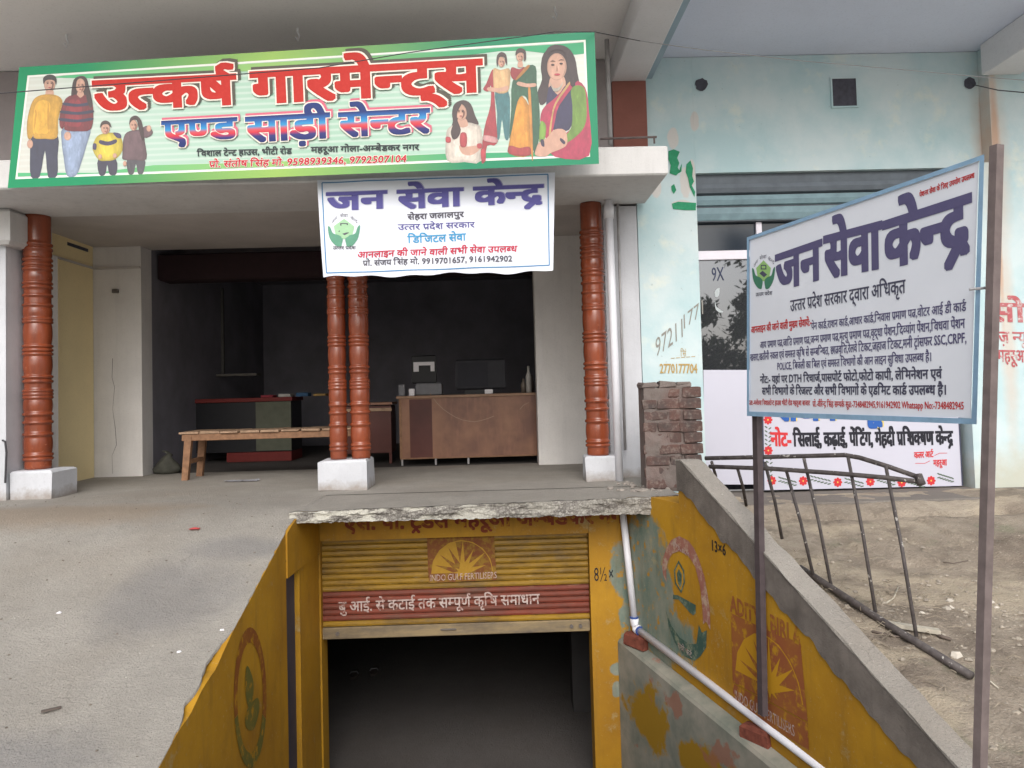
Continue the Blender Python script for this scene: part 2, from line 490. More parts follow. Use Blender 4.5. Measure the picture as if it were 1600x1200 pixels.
m = plaster('old_coping_plaster', rgb(128, 120, 113), .55, 6, streak=.55, bump=.8); M['coping_side'] = m
M['coping_top'] = concrete('coping_cement', rgb(164, 158, 150), .4)
m = MatB('ledge_plaster', .85)
c = m.mix(m.ramp(m.noise(5, 6), .35, .7), rgb(150, 146, 134), rgb(110, 116, 106))
c = m.mix(m.blobs([(1.12, 5.6, -1.55, .5, .28, .22), (1.3, 4.9, -1.62, .5, .35, .16)], .12, 1.2, 5), c, rgb(150, 116, 30))
c = m.mix(m.ramp(m.noise(3.2, 5), .6, .64, 0, .7), c, rgb(150, 98, 78))
m.color(c); m.bump(m.noise(20, 6), .3, .006); M['ledge'] = m

m = MatB('teal_wash', .85)
c = m.mix(m.ramp(m.noise(1.6, 6), .4, .62), rgb(202, 217, 219), rgb(180, 206, 210))
c = m.mix(m.ramp(m.noise(3.1, 5), .58, .72, 0, .6), c, rgb(226, 228, 214))
c = m.mix(m.math('MULTIPLY', m.blobs([(4.45, 6.75, 2.6, .1, .4, .85), (4.48, 6.75, 1.2, .06, .4, .9)], .5, .5, 5), .55), c, rgb(208, 186, 168))
c = m.mix(m.math('MULTIPLY', m.blobs([(4.45, 6.75, 2.95, .035, .4, .5), (4.44, 6.75, 1.9, .02, .4, .5)], .5, .5, 5), .7), c, rgb(196, 152, 122))
c = m.mix(m.math('MULTIPLY', m.blobs([(4.9, 6.7, -.15, .9, .4, .28)], .4, .8, 4), .6), c, rgb(184, 176, 148))
c = m.mix(m.blobs([(1.62, 6.84, 3.02, .05, .3, .1), (1.33, 6.84, 2.85, .05, .3, .08), (1.45, 6.84, 2.6, .05, .3, .12), (1.72, 6.84, 2.62, .05, .3, .14), (1.68, 6.84, 2.42, .09, .3, .04), (1.5, 6.84, 2.86, .03, .3, .03), (1.82, 6.84, 3.17, .04, .3, .09), (1.78, 6.84, 2.7, .03, .3, .12)], .08, .28, 14), c, rgb(206, 204, 200))
c = m.mix(m.ramp(m.noise(30, 5), .68, .74, 0, .5), c, rgb(140, 160, 160))
m.color(c); m.bump(m.noise(20, 6), .3, .006); M['teal'] = m

m = MatB('column_glaze', .2, .6)
c = m.mix(m.ramp(m.noise(3, 5, .6, (3, 3, .6)), .35, .7), rgb(142, 70, 42), rgb(108, 52, 34))
c = m.mix(m.ramp(m.noise(40, 4), .62, .74, 0, .5), c, rgb(178, 112, 82))
m.color(c); m.bump(m.noise(18, 3), .12, .004); M['column'] = m

m = MatB('dry_earth', 1, .1)
c = m.mix(m.ramp(m.noise(.9, 7, .65), .35, .66), rgb(178, 166, 150), rgb(130, 118, 106))
c = m.mix(m.ramp(m.noise(4, 7, .7), .5, .72, 0, .7), c, rgb(98, 88, 78))
c = m.mix(m.ramp(m.noise(2.2, 5), .6, .68, 0, .5), c, rgb(128, 132, 108))
c = m.mix(m.ramp(m.noise(1.4, 6, .6, (1, 2.2, 1)), .5, .6, 0, .6), c, rgb(196, 182, 160))
c = m.mix(m.ramp(m.noise(60, 4, .7), .58, .7, 0, .5), c, rgb(208, 200, 186))
m.color(c); m.bump(m.math('ADD', m.noise(18, 8, .75), m.noise(70, 4)), .9, .02); M['earth'] = m
M['road'] = concrete('pale_bounce_road', rgb(206, 202, 194), .3)  # unseen road kept pale so that it bounces light up to the ceilings
M['rust'] = simple('rusty_painted_iron', rgb(96, 86, 84), .7, .55, 18, bump=.3)
m = MatB('dull_iron', .6)
c = m.mix(m.ramp(m.noise(25, 5), .35, .7), rgb(96, 90, 88), rgb(66, 60, 60)); c = m.mix(m.ramp(m.noise(38, 3, .5), .66, .70), c, rgb(176, 172, 166))
m.color(c); m.bump(m.noise(60, 4), .4, .003); M['iron'] = m
M['post'] = simple('post_iron', rgb(118, 106, 104), .7, .7, 14, bump=.3)
M['post_dark'] = simple('post_iron_dark', rgb(84, 74, 76), .7, .7, 14, bump=.3)
M['pvc'] = simple('white_plastic_pipe', rgb(226, 226, 232), .35, .92, 6, .5)
M['pipegrey'] = simple('grey_pipe', rgb(170, 168, 168), .5, .7, 8)
M['bluering'] = simple('blue_tape', rgb(60, 84, 150), .5)
M['wire'] = simple('cable_sheath', rgb(70, 68, 72), .6)
M['wire2'] = simple('pale_wire', rgb(150, 150, 152), .5)
m = MatB('fired_brick', .95, .1)
c = m.mix(m.ramp(m.noise(7, 5), .35, .65), rgb(104, 80, 74), rgb(82, 74, 72)); c = m.mix(m.ramp(m.noise(30, 5), .5, .75, 0, .6), c, rgb(150, 140, 132))
m.color(c); m.bump(m.noise(50, 6), .6, .008); M['brick'] = m
M['redbrick'] = simple('red_brick', rgb(128, 72, 58), .95, .5, 22, bump=.9)
M['mortar'] = plaster('rough_mortar', rgb(124, 114, 109), .7, 7, bump=.9, warm=rgb(122, 92, 86))
M['wood'] = simple('worn_bench_wood', rgb(150, 112, 84), .6, .6, 20, bump=.2)
M['wood_top'] = simple('pale_plank_wood', rgb(176, 146, 120), .6, .6, 20, bump=.2)
m = MatB('counter_laminate', .4, .4)
c = m.mix(m.ramp(m.noise(2.4, 4), .4, .65), rgb(142, 102, 78), rgb(112, 76, 62)); c = m.mix(m.ramp(m.noise(9, 5, .6, (2, 2, .4)), .5, .7, 0, .5), c, rgb(150, 106, 84))
m.color(c); M['counter'] = m
M['counter_dark'] = simple('dark_veneer', rgb(92, 52, 46), .4, .7, 3)
M['greyplastic'] = simple('grey_plastic', rgb(120, 120, 124), .4)
M['blackplastic'] = simple('black_plastic', rgb(30, 30, 34), .4)
M['paper'] = simple('white_paper', rgb(235, 232, 235), .7, .95)
M['redtrim'] = simple('red_trim', rgb(112, 38, 34), .6)
M['greenpanel'] = simple('dull_green_panel', rgb(94, 96, 82), .7)
M['sack'] = simple('cloth_sack', rgb(84, 84, 76), .9, .6, 12, bump=.5)
M['zinc'] = simple('shutter_box_blue', rgb(126, 152, 160), .5, .75, 7)
M['zincdark'] = simple('shutter_box_dark', rgb(104, 112, 120), .5, .75, 7)
M['alu'] = simple('white_window_frame', rgb(228, 224, 234), .4, .95)
M['black'] = simple('recess_shade_grey', rgb(84, 84, 94), .9, .6, 20)  # dark grey standing in for the shade inside openings
M['panelwhite'] = simple('white_flex_sheet', rgb(198, 198, 211), .5, .97, 3)
M['steel'] = simple('dull_steel', rgb(110, 104, 100), .5)
m = MatB('tinted_mirror_glass', .015, .8); m.b.inputs['Metallic'].default_value = .8; m.color(rgb(112, 115, 120)); M['glass'] = m
m = MatB('dark_glass', .08, .6); m.color(rgb(34, 44, 56)); M['darkglass'] = m

# ================================================================ the ground, ramp and porch
gz = -.86
hx0, hx1, hy0, hy1 = -2.6, 2.6, 3.1, 12
B_ = 160
xs = [-B_, hx0, hx1, B_]; ys = [-B_, hy0, hy1, B_]; g = G()
for j in range(3):
    for i in range(3):
        if (i, j) != (1, 1): g.add([(xs[i], ys[j], gz), (xs[i+1], ys[j], gz), (xs[i+1], ys[j+1], gz), (xs[i], ys[j+1], gz)], [(0, 1, 2, 3)])
struct('road', g.v, g.f, M['road'])

XL = -1.413                                   # ramp side walls, measured in the photo
def wallx_l(y): return XL - .03*(5.98-y)
def wallx_r(y): return .953 + .356*(5.98-y)
def apron_z(x, y):
    z = -.37*(5.45-y) if y < 5.45 else 0
    z = max(z, -.84)
    if 5.2 < y < 5.8: t = (y-5.2)/.6; z = -.0925*(1-t)**2
    return z + (.012*noise.noise((x*.9, y*.9, 0)) + .004*noise.noise((x*5, y*5, 3)))*(1 if y < 5.5 else max(0, (6.0-y)/.5))
def apron_pt(u, v):
    y = 2.4 + v*3.85
    xr = wallx_l(y)
    if y > 5.4: xr += (y-5.4)*.0
    e = .03*noise.noise((y*6, 1, 0))+.03*noise.noise((y*17, 4, 0))
    bite = -.045*max(0, 1-abs(y-4.0)/.25) - .035*max(0, 1-abs(y-3.72)/.12) if y < 4.3 else 0
    xe = xr + (min(e, 0)*.6 + bite if y < 5.3 else 0)
    x = -9 + (xe+9)*(1-(1-u)**2.0)
    return (x, y, apron_z(x, y) - (.02 if u > .995 and y < 5.3 else 0))
g = G().grid(apron_pt, 110, 150); struct('concrete_apron', g.v, g.f, M['apron'], True)
g = G().grid(lambda u, v: (-9+u*10.3, 6.25+v*2.2, .002*noise.noise((u*40, v*9, 0))*min(1, v*4)), 60, 20); struct('porch_floor', g.v, g.f, M['apron'], True)
g = G(); g.add([(XL-.02, 5.46, -.004), (1.25, 5.7, -.004), (1.3, 6.26, -.004), (XL-.02, 6.26, -.004)], [(0, 1, 2, 3)]); struct('porch_threshold', g.v, g.f, M['apron'])
g = G().box(-4.1, 2.2, 8.45, 12.6, -.08, -.006); struct('shop_floor', g.v, g.f, M['shopfloor'])
g = G().box(-2.5, 2.3, 5.7, 11.5, -2.4, -2.25); struct('basement_floor', g.v, g.f, M['shopfloor'])
for i in range(9):
    y0 = 3.15 + i*.31; z = -1.0 - i*.155
    g = G().box(wallx_l(y0)-.3, wallx_r(y0)+.35, y0, y0+.33, -2.4, z, .002); struct('stair_step', g.v, g.f, M['stair'])

def earth_z(x, y):
    t = (y-3.3)/(6.2-3.3)
    z = -.86 + .64*max(0, min(1.05, t)) if y < 6.2 else -.2
    if y > 6.0: z = -.23 + .06*min(1, (y-6.0)/.15)
    z += .035*noise.noise((x*1.3, y*1.3, 2)) + .018*noise.noise((x*5, y*5, 7)) + .008*noise.noise((x*16, y*16, 1))
    if 5.2 < y < 5.9: z += .03*(1 if noise.noise((x*2, y*.6, 5)) > 0 else 0)
    return z
def earth_pt(u, v):
    y = 2.3 + v*4.3
    xl = wallx_r(min(y, 5.7)) + .1
    return (xl + u**1.3*(9-xl), y, earth_z(xl+u**1.3*(9-xl), y))
g = G().grid(earth_pt, 170, 190); struct('earth_bank', g.v, g.f, M['earth'], True)

# loose stones and rubble on the bank, joined: nobody could count them
random.seed(5); g = G()
def stone(g, x, y, z, r):
    k = len(g.v); a0 = random.random()*6
    vs = []
    for (rr, h) in ((.75, 0), (1, .35), (.55, .85)):
        for q in range(6):
            t = a0+q*math.pi/3; f = rr*r*random.uniform(.7, 1.25); vs.append((x+f*math.cos(t), y+f*math.sin(t)*.8, z+h*r*random.uniform(.6, 1.0)-.15*r))
    fs = [(i*6+q, i*6+(q+1) % 6, (i+1)*6+(q+1) % 6, (i+1)*6+q) for i in (0, 1) for q in range(6)] + [tuple(range(12, 18))]
    g.add(vs, fs)
for i in range(420):
    y = random.uniform(3.2, 6.1); x = wallx_r(y)+.3+abs(random.gauss(0, 1.1))
    if random.random() < .5: y = random.gauss(4.55, .3); x = random.gauss(2.75, .5)
    if x < wallx_r(min(y, 5.7))+.22: continue
    stone(g, x, y, earth_z(x, y), random.choice((.006, .008, .01, .014, .02)))
struct('loose_stones', g.v, g.f, simple('pale_stone', rgb(176, 166, 152), .95, .6, 20), kind='stuff')
g = G()
for i in range(500):
    y = random.uniform(2.6, 6.6); x = random.uniform(-6, wallx_l(y)-.05)
    stone(g, x, y, apron_z(x, y) if y < 6.2 else 0, random.choice((.003, .004, .005, .008)))
struct('grit', g.v, g.f, simple('dark_grit', rgb(128, 118, 108), .95, .6, 20), kind='stuff')
random.seed(8); g = G()
for i in range(260):                            # dry grass and leaf litter by the fallen grille
    y = random.gauss(4.75, .25) if i % 2 else random.uniform(3.3, 5.6); x = wallx_r(y)+.35+abs(random.gauss(.2, .45))
    a = random.random()*6.28; l = random.uniform(.03, .12); z = earth_z(x, y)+.01
    g.tube([(x, y, z), (x+l*math.cos(a)*.5, y+l*math.sin(a)*.5, z+random.uniform(.0, .03)), (x+l*math.cos(a), y+l*math.sin(a), z+.004)], .0022, 3, cap=False)
struct('dry_litter', g.v, g.f, simple('dry_straw', rgb(168, 156, 138), .9, .5, 30), kind='stuff')

# ================================================================ the shop building
shop = root('shop_building', 'white garment shop building with a deep porch, brown ringed columns and a yellow basement front', 'building', (0, 6.65, 0))
CT = 2.42
G().box(-6.5, 1.34, 5.85, 6.78, CT, 2.645, bev=.012).out('canopy', M['canopy'], shop)
G().box(-6.5, 1.3, 6.78, 8.5, CT+.02, 2.63).out('porch_ceiling', M['porchceil'], shop)
G().box(-7, 1.29, 6.85, 7.0, 2.645, 3.75).out('upper_wall', M['upperwall'], shop)
cp = G().box(-9, 1.4, 5.0, 6.97, 3.76, 3.9).out('ceiling_slab', M['ceil'], shop)
b0, b1 = aty(955, 130, 6.85), aty(1008, 130, 6.85)
g = G().box(b0.x, b1.x, 5.0, 6.85, b0.z, 3.76, bev=.01); g.out('concrete_beam', M['beam'], shop)
G().box(b0.x, b1.x-.004, 6.8, 6.86, 2.66, b0.z-.003).out('wall_panel', M['redpaint'], shop)
# ceiling hooks where fans and bulbs would hang
for (px, py) in ((104, 55), (465, 45), (867, 12)):
    p = atz(px, py, 3.755); G().tube([p+Vector((0, 0, .01)), p+Vector((0, 0, -.03)), p+Vector((.015, 0, -.06)), p+Vector((0, 0, -.1)), p+Vector((-.015, 0, -.07))], .008, 6).out('ceiling_hook', M['beam'], shop)
# columns and plinths
def col_prof(r, z0, z1):
    H = z1-z0; T = lambda yz: (1050-yz)/910.0
    rings = [(245, 1), (262, 1), (300, 1), (318, 1), (335, 1), (385, 1), (400, 1), (430, 1), (465, 1), (515, 1), (525, 1), (612, 1), (626, 1), (640, 1), (722, 1), (738, 1), (772, 1), (784, 1), (796, 1), (855, 1), (884, 1), (927, 1), (1000, 1), (1014, 1)]
    ts = sorted(T(y) for y, _ in rings); P = [(r*1.0, z0)]
    bulge = [(T(600), T(530)), (T(708), T(646)), (T(848), T(800)), (T(992), T(935)), (T(290), T(268)), (T(380), T(342)), (T(510), T(470))]
    zs = set([0, 1])
    for t in ts:
        for d in (-.0075, -.005, -.002, .002, .005, .0075): zs.add(t+d)
    for i in range(0, 101): zs.add(i/100)
    out = []
    for t in sorted(z for z in zs if 0 <= z <= 1):
        rr = r*.93
        for a, b in bulge:
            if a < t < b: rr = max(rr, r*(.93+.075*math.sin(math.pi*(t-a)/(b-a))**.7))
        for k in ts:
            d = abs(t-k)
            if d < .0062: rr = max(rr, r*(1.0+.055*math.cos(d/.0062*math.pi/2)))
        out.append((rr, z0+t*H))
    return out
proto = G().lathe(0, 0, col_prof(.098, 0, 1.0)).v
pf = G().lathe(0, 0, col_prof(.098, 0, 1.0)).f
def column(px0, px1, py, ztop, zbot, y=6.72):
    a, b = aty(px0, py, y), aty(px1, py, y); r = (b.x-a.x)/2/1.0; cx = (a.x+b.x)/2
    G().add([(cx+v[0]*r/.104, y+.02+v[1]*r/.104, zbot+v[2]*(ztop-zbot)) for v in proto], pf).out('column', M['column'], shop, smooth=True)
def plinth(x0, x1, y0, y1, h):
    g = G().box(x0, x1, y0, y1, -.01, h, .006, bev=.014); g.out('plinth', M['white'], shop)
plinth(-4.09, -3.74, 6.53, 6.9, .235)
plinth(-1.53, -1.12, 6.5, 6.86, .25)
plinth(.72, 1.0, 6.62, 6.845, .215)
column(35, 79, 560, CT, .235); column(511, 541, 560, CT, .25, 6.66); column(544, 577, 560, CT, .25, 6.66); column(911, 950, 560, CT, .215)
M['pierpaint'] = M['white']
g = G().box(.97, 1.27, 6.85, 7.15, -.01, CT-.002); g.out('pier', M['white'], shop)
G().box(-5.6, -4.10, 6.50, 6.95, -.01, CT-.3).out('pier', M['white'], shop)
G().box(-5.6, -4.0, 6.4, 7.0, CT-.3, CT-.003, bev=.03).out('corbel', M['canopy'], shop)
G().box(-4.10, -3.98, 6.93, 7.05, -.01, CT-.3).out('pier', M['shopwall'], shop)
# porch side and shop front walls
G().box(-4.45, -4.28, 7.0, 8.24, -.01, CT+.02).out('side_wall', M['ochre'], shop)
G().box(-4.45, -3.78, 8.25, 8.5, -.01, CT+.018).out('pier', M['shopwall'], shop)
G().box(.40, 1.4, 8.22, 8.5, -.01, CT+.018).out('pier', M['shopwall'], shop)
G().box(1.0, 1.1, 7.16, 8.21, -.01, CT+.018).out('side_wall', M['shopwall'], shop)
PO = Plane((-4.28, 0, 0), (1, 0, 0)); p, q = PO.at(105, 380), PO.at(137, 356); G().box(-4.3, -4.276, p.y, q.y, min(p.z, q.z)-.02, 2.40).out('vent_shade_panel', M['black'], shop)  # flat dark panel on the wall; the shade of the vent is painted
G().box(-4.275, -3.78, 8.215, 8.245, 2.20, 2.22).out('ledge_strip', M['porchceil'], shop)
G().box(-4.278, -4.26, 7.0, 8.21, 2.20, 2.22).out('ledge_strip', M['porchceil'], shop)
for (px, py) in ((181, 455), (110, 428)):
    p = aty(px, py, 8.24); G().box(p.x-.03, p.x+.03, 8.215, 8.248, p.z-.02, p.z+.02, bev=.004).out('junction_box', M['steel'], shop)
# a crack in the left pier and one by the teal wall
def crack(pts, y, nm='crack', w=.004):
    q = [aty(a, b, y) for a, b in pts]; g = G()
    L = []
    for i, p in enumerate(q): ww = w*random.uniform(.5, 1.4); L += [(p.x-ww/2, y, p.z), (p.x+ww/2, y, p.z)]
    g.add(L, [(2*i, 2*i+1, 2*i+3, 2*i+2) for i in range(len(q)-1)]); g.out(nm, M['steel'], shop)
crack([(176, 560), (175, 590), (179, 605), (176, 640), (180, 668), (182, 695), (175, 712), (176, 740)], 8.246)
crack([(1011, 312), (1014, 350), (1012, 400), (1016, 440), (1014, 490), (1017, 540), (1016, 600)], 6.846, w=.008)
# shop interior
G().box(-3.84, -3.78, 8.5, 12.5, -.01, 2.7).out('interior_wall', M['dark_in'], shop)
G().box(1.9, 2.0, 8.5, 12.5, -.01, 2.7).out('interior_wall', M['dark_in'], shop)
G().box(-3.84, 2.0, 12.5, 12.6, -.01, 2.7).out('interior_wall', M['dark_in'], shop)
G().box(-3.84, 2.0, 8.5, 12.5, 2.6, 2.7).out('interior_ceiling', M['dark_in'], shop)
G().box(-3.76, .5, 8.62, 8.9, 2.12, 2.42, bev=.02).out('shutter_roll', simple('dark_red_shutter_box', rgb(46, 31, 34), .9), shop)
# broken slab over the basement entry
def slab_front(u, v):
    x = -1.47 + u*2.77; y = 5.39 + u*.26
    n1 = noise.noise((x*3, v*2, 0)); n2 = noise.noise((x*11, v*5, 3)); n3 = noise.noise((x*40, v*30, 5))
    th = .075+.05*u
    zt = -.002 + .010*n2 - .012*max(0, n1)
    return (x, y + .03*n1*(1-.5*v)+.012*n2+.006*n3 + .015*(1-v)*0, zt - th*(1-v) + .006*n3*(1-v))
g = G().grid(slab_front, 260, 12)
G().grid(lambda u, v: ((lambda q: (q[0], q[1]-.002+v*(5.99-q[1]), q[2]+.003+.004*noise.noise((q[0]*9, v*6, 2))))(slab_front(u, 1))), 260, 8).out('slab_top', M['apron'], shop, smooth=True)
g.grid(lambda u, v: ((lambda q: (q[0], q[1]+(1-v)*(5.99-q[1]), q[2]))(slab_front(u, 0))), 260, 2)
g.add([(-1.47, 5.39, -.08), (-1.47, 5.99, -.08), (-1.47, 5.99, -.004), (-1.47, 5.39, -.004)], [(0, 1, 2, 3)])
g.add([(1.3, 5.65, -.125), (1.3, 5.99, -.125), (1.3, 5.99, -.004), (1.3, 5.65, -.004)], [(3, 2, 1, 0)])
g.out('entry_slab', M['edge'], shop)
# basement front wall round the shutter
dl, dr, dt = XL+.0, .655, -.315
yw = 5.98
G().box(dl-.02, dr, yw, yw+.2, dt, -.13).out('basement_wall', M['yellow_front'], shop)
G().box(dr+.002, 1.5, yw, yw+.2, -2.4, -.13).out('basement_wall', M['yellow_front'], shop)
G().box(dl-.9, dl+.01, yw+.01, yw+.2, -2.4, -.13).out('basement_wall', M['yellow_left'], shop)
# basement room
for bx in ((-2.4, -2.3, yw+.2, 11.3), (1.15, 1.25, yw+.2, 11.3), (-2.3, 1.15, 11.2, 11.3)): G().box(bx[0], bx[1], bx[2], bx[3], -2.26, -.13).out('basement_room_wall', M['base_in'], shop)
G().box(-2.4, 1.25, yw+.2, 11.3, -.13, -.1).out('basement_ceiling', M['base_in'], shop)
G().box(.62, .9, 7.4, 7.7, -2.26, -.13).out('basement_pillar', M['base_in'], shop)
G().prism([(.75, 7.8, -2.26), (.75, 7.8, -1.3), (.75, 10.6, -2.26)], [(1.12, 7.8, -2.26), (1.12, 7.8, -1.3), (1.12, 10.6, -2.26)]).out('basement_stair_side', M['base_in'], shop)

SF = Plane((0, yw, 0), (0, -1, 0))
maroon = wallink('maroon_paint', rgb(122, 48, 42), rgb(176, 130, 36), .45); blackink = ink('black_paint', rgb(40, 38, 42), .1)
letter(shop, 'wall_lettering', 'एस. पी. ट्रेडर्स महरूआ अम्बेडकर नगर', maroon, SF, (537, 807), (988, 795), 21, bold=.03)
letter(shop, 'wall_note', '8½×', blackink, SF, (928, 889), (958, 888), 19)

# rolling shutter: every slat its own piece
sh = root('rolling_shutter', 'half raised yellow and maroon rolling shutter in the basement entry under the broken slab', 'shutter', (-.37, 6.06, -1.08))
def shutter_mat(nm, base, worn, k):
    m = MatB(nm, .5, .4)
    c = m.mix(m.ramp(m.noise(3, 6, .7, (1, 1, 4)), .38, .66), base, worn)
    c = m.mix(m.ramp(m.noise(6, 6, .7, (.7, 1, 9)), .6, .72, 0, k), c, rgb(176, 160, 130))
    c = m.mix(m.ramp(m.noise(2.2, 6, .7), .55, .75, 0, .6), c, rgb(92, 80, 66)); m.color(c); m.bump(m.noise(30, 4), .2, .003); return m
SY = shutter_mat('shutter_yellow', rgb(158, 122, 36), rgb(112, 86, 40), .55); SR = shutter_mat('shutter_maroon', rgb(130, 62, 46), rgb(100, 60, 50), .35)
SG = shutter_mat('shutter_bar_paint', rgb(146, 128, 96), rgb(106, 96, 84), .5)
ns = 15; top, bot = dt+.0, -.985; ph = (top-bot)/ns
def slat(z0, z1, mat, name='slat'):
    P = [(6.052, z0+.001), (6.042, z0+(z1-z0)*.10), (6.038, z0+(z1-z0)*.4), (6.040, z0+(z1-z0)*.85), (6.052, z1-.001), (6.072, z1-.001), (6.072, z0+.001)]
    g = G().prism([(dl+.012, y, z) for y, z in P], [(dr-.002, y, z) for y, z in P]); return g.out(name, mat, sh)
for i in range(ns):
    z1 = top-i*ph; z0 = z1-ph
    zc = (z0+z1)/2
    slat(z0, z1, SR if -.93 < zc < -.73 else SY)
G().box(dl+.008, dr-.004, 6.03, 6.07, -1.075, -.987, bev=.006).out('bottom_bar', SG, sh)
G().box(-.5, -.38, 6.018, 6.029, -1.03, -1.018, bev=.003).out('handle', M['steel'], sh)
for px in (527, 893, 907): p = aty(px, 977, 6.02); G().lathe(0, 0, [(0, 0)], 8) ; G().tube([(p.x, 6.03, -1.03), (p.x, 6.012, -1.03)], .014, 10).out('lock', M['steel'], sh)
SS = Plane((0, 6.034, 0), (0, -1, 0))
pinkwhite = wallink('chalky_white_paint', rgb(192, 176, 170), rgb(132, 74, 58), .6, 24)
letter(sh, 'shutter_lettering', 'बु आई. से कटाई तक सम्पूर्ण कृषि समाधान', pinkwhite, SS, (529, 941), (843, 928), 15, bold=.012)
def decal(parent, name, polys, mat, surf, off=.002, warp=None, hole=False):
    g = G()
    for i, p in enumerate(polys):
        vs, fs = flat(p, lambda q: surf.at(q[0], q[1], off+i*.00005)); 
        if warp: vs = [warp(v) for v in vs]
        g.add(vs, fs)
    return g.out(name, mat, parent)
def sunlogo(parent, surf, quad, mat_bg, mat_fg, off):
    """square emblem: half sun disc with rays; quad = TL,TR,BR,BL in photo pixels"""
    TL, TR, BR, BL = quad
    def uv(u, v): 
        return (TL[0]*(1-u)*(1-v)+TR[0]*u*(1-v)+BR[0]*u*v+BL[0]*(1-u)*v, TL[1]*(1-u)*(1-v)+TR[1]*u*(1-v)+BR[1]*u*v+BL[1]*(1-u)*v)
    decal(parent, 'painted_emblem', [[uv(0, 0), uv(1, 0), uv(1, 1), uv(0, 1)]], mat_bg, surf, off)
    cx, cy = .5, .8
    sec = lambda a0, a1, r_: [(cx, cy)]+[(cx+.46*r_*math.cos(a0+(a1-a0)*i/8), cy-.72*r_*math.sin(a0+(a1-a0)*i/8)) for i in range(9)]
    tri = lambda a, w_, r_: [(cx+.05*math.cos(a-1.57), cy-.08*math.sin(a-1.57)), (cx+.46*r_*math.cos(a), cy-.72*r_*math.sin(a)), (cx+.05*math.cos(a+1.57), cy-.08*math.sin(a+1.57))]
    decal(parent, 'painted_emblem', [[uv(*p) for p in sec(0, math.pi, 1)]], mat_fg, surf, off+.0006)
    decal(parent, 'painted_emblem', [[uv(*p) for p in sec(.0, 1.75, .96)]], mat_bg, surf, off+.0011)
    decal(parent, 'painted_emblem', [[uv(*p) for p in tri(a, 1, .9)] for a in (2.05, 2.45, 2.85)], mat_bg, surf, off+.0011)
    decal(parent, 'painted_emblem', [[uv(*p) for p in tri(a, 1, 1.0 if i % 2 else .8)] for i, a in enumerate((.25, .65, 1.05, 1.5))], mat_fg, surf, off+.0016)
    star = []
    for k in range(16):
        a = math.pi*2*k/16; rr = .15 if k % 2 == 0 else .06; star.append(uv(.5+rr*math.cos(a), .8-rr*1.1*math.sin(a)))
    decal(parent, 'painted_emblem', [star], mat_fg, surf, off+.0021)
fadedmar = wallink('faded_maroon_paint', rgb(118, 68, 44), rgb(140, 108, 44), .9); oldyel = ink('old_yellow_paint', rgb(168, 130, 46), .2)
sunlogo(sh, SS, ((667, 840), (772, 836), (776, 906), (670, 911)), fadedmar, oldyel, .001)
letter(sh, 'shutter_lettering', 'INDO GULF FERTILISERS', pinkwhite, SS, (672, 899), (776, 894), 9, off=.004)

# ================================================================ ramp side walls
lw = root('ramp_wall', 'yellow painted ramp wall with a tall narrow dark opening, left of the basement shutter', 'wall', (XL-.1, 5.0, -2.3))
def ltop(y): return apron_z(-1.6, y)-.006
def lpanel(y0, y1, z0f, z1f, n=24, off=0.0, nm='wall_face', mat='yellow_left'):
    g = G(); ysn = [y0+(y1-y0)*i/n for i in range(n+1)]
    def wob(y):
        e = .02*max(0, noise.noise((y*7, 2, 0))); b = (.03*max(0, 1-abs(y-4.0)/.22)+.025*max(0, 1-abs(y-3.72)/.1)); return e+b if y < 4.3 else 0
    A, Bq = [], []
    for y in ysn:
        x = wallx_l(y)+off
        A.append((x, y, z0f(y))); Bq.append((x, y, z1f(y)-(wob(y) if z1f is ltop else 0)))
    V = []
    for i in range(n+1): V += [A[i], Bq[i], (A[i][0]-.16, A[i][1], A[i][2]), (Bq[i][0]-.16, Bq[i][1], Bq[i][2])]
    F = []
    for i in range(n):
        a = 4*i; F += [(a, a+1, a+5, a+4), (a+1, a+3, a+7, a+5), (a+2, a+6, a+7, a+3)]
    F += [(0, 2, 3, 1), (4*n, 4*n+1, 4*n+3, 4*n+2)]
    g.add(V, F); g.out(nm, M[mat], lw)
lo, hi, zo = 5.17, 5.47, -.40
lpanel(2.8, lo, lambda y: -2.35, ltop, 60)
lpanel(lo+.001, 5.97, lambda y: zo, ltop, 30, .012)
lpanel(hi, 5.97, lambda y: -2.35, lambda y: zo-.001, 6)
lpanel(lo+.002, hi-.002, lambda y: -2.35, lambda y: zo-.003, 4, -.035, 'door_panel', 'darkdoor') if M.setdefault('darkdoor', simple('blue_grey_door', rgb(74, 72, 84), .6, .7, 6)) else None
SL = Plane((XL, 5.98, 0), (1, -.03, 0))
brownink = wallink('brown_red_paint_ring', rgb(132, 78, 40), rgb(176, 130, 36), .5); greenink = wallink('olive_green_paint', rgb(96, 98, 50), rgb(176, 130, 36), .5)
def arc(cx, cy, ro, hoo, ri, hi_, a0, a1, n=22, cy2=None):
    cy2 = cy if cy2 is None else cy2
    T = [a0+(a1-a0)*i/n for i in range(n+1)]
    return [(cx+ro*math.cos(t), cy-hoo*math.sin(t)) for t in T]+[(cx+ri*math.cos(t), cy2-hi_*math.sin(t)) for t in T[::-1]]
decal(lw, 'painted_emblem', [arc(391, 1090, 25.5, 110, 20, 86, -.3, math.pi+.3)], brownink, SL, .003)
decal(lw, 'painted_emblem', [arc(391, 1090, 25.5, 110, 20, 86, math.pi+.31, 2*math.pi-.31), smoothpoly([(386, 1040), (396, 1065), (394, 1100), (388, 1105), (383, 1075)]), smoothpoly([(402, 1090), (405, 1110), (396, 1140), (384, 1135), (386, 1110)])], greenink, SL, .0034)
letter(lw, 'wall_note', 'भा', blackink, SL, (446, 875), (457, 868), 11, lean=None)

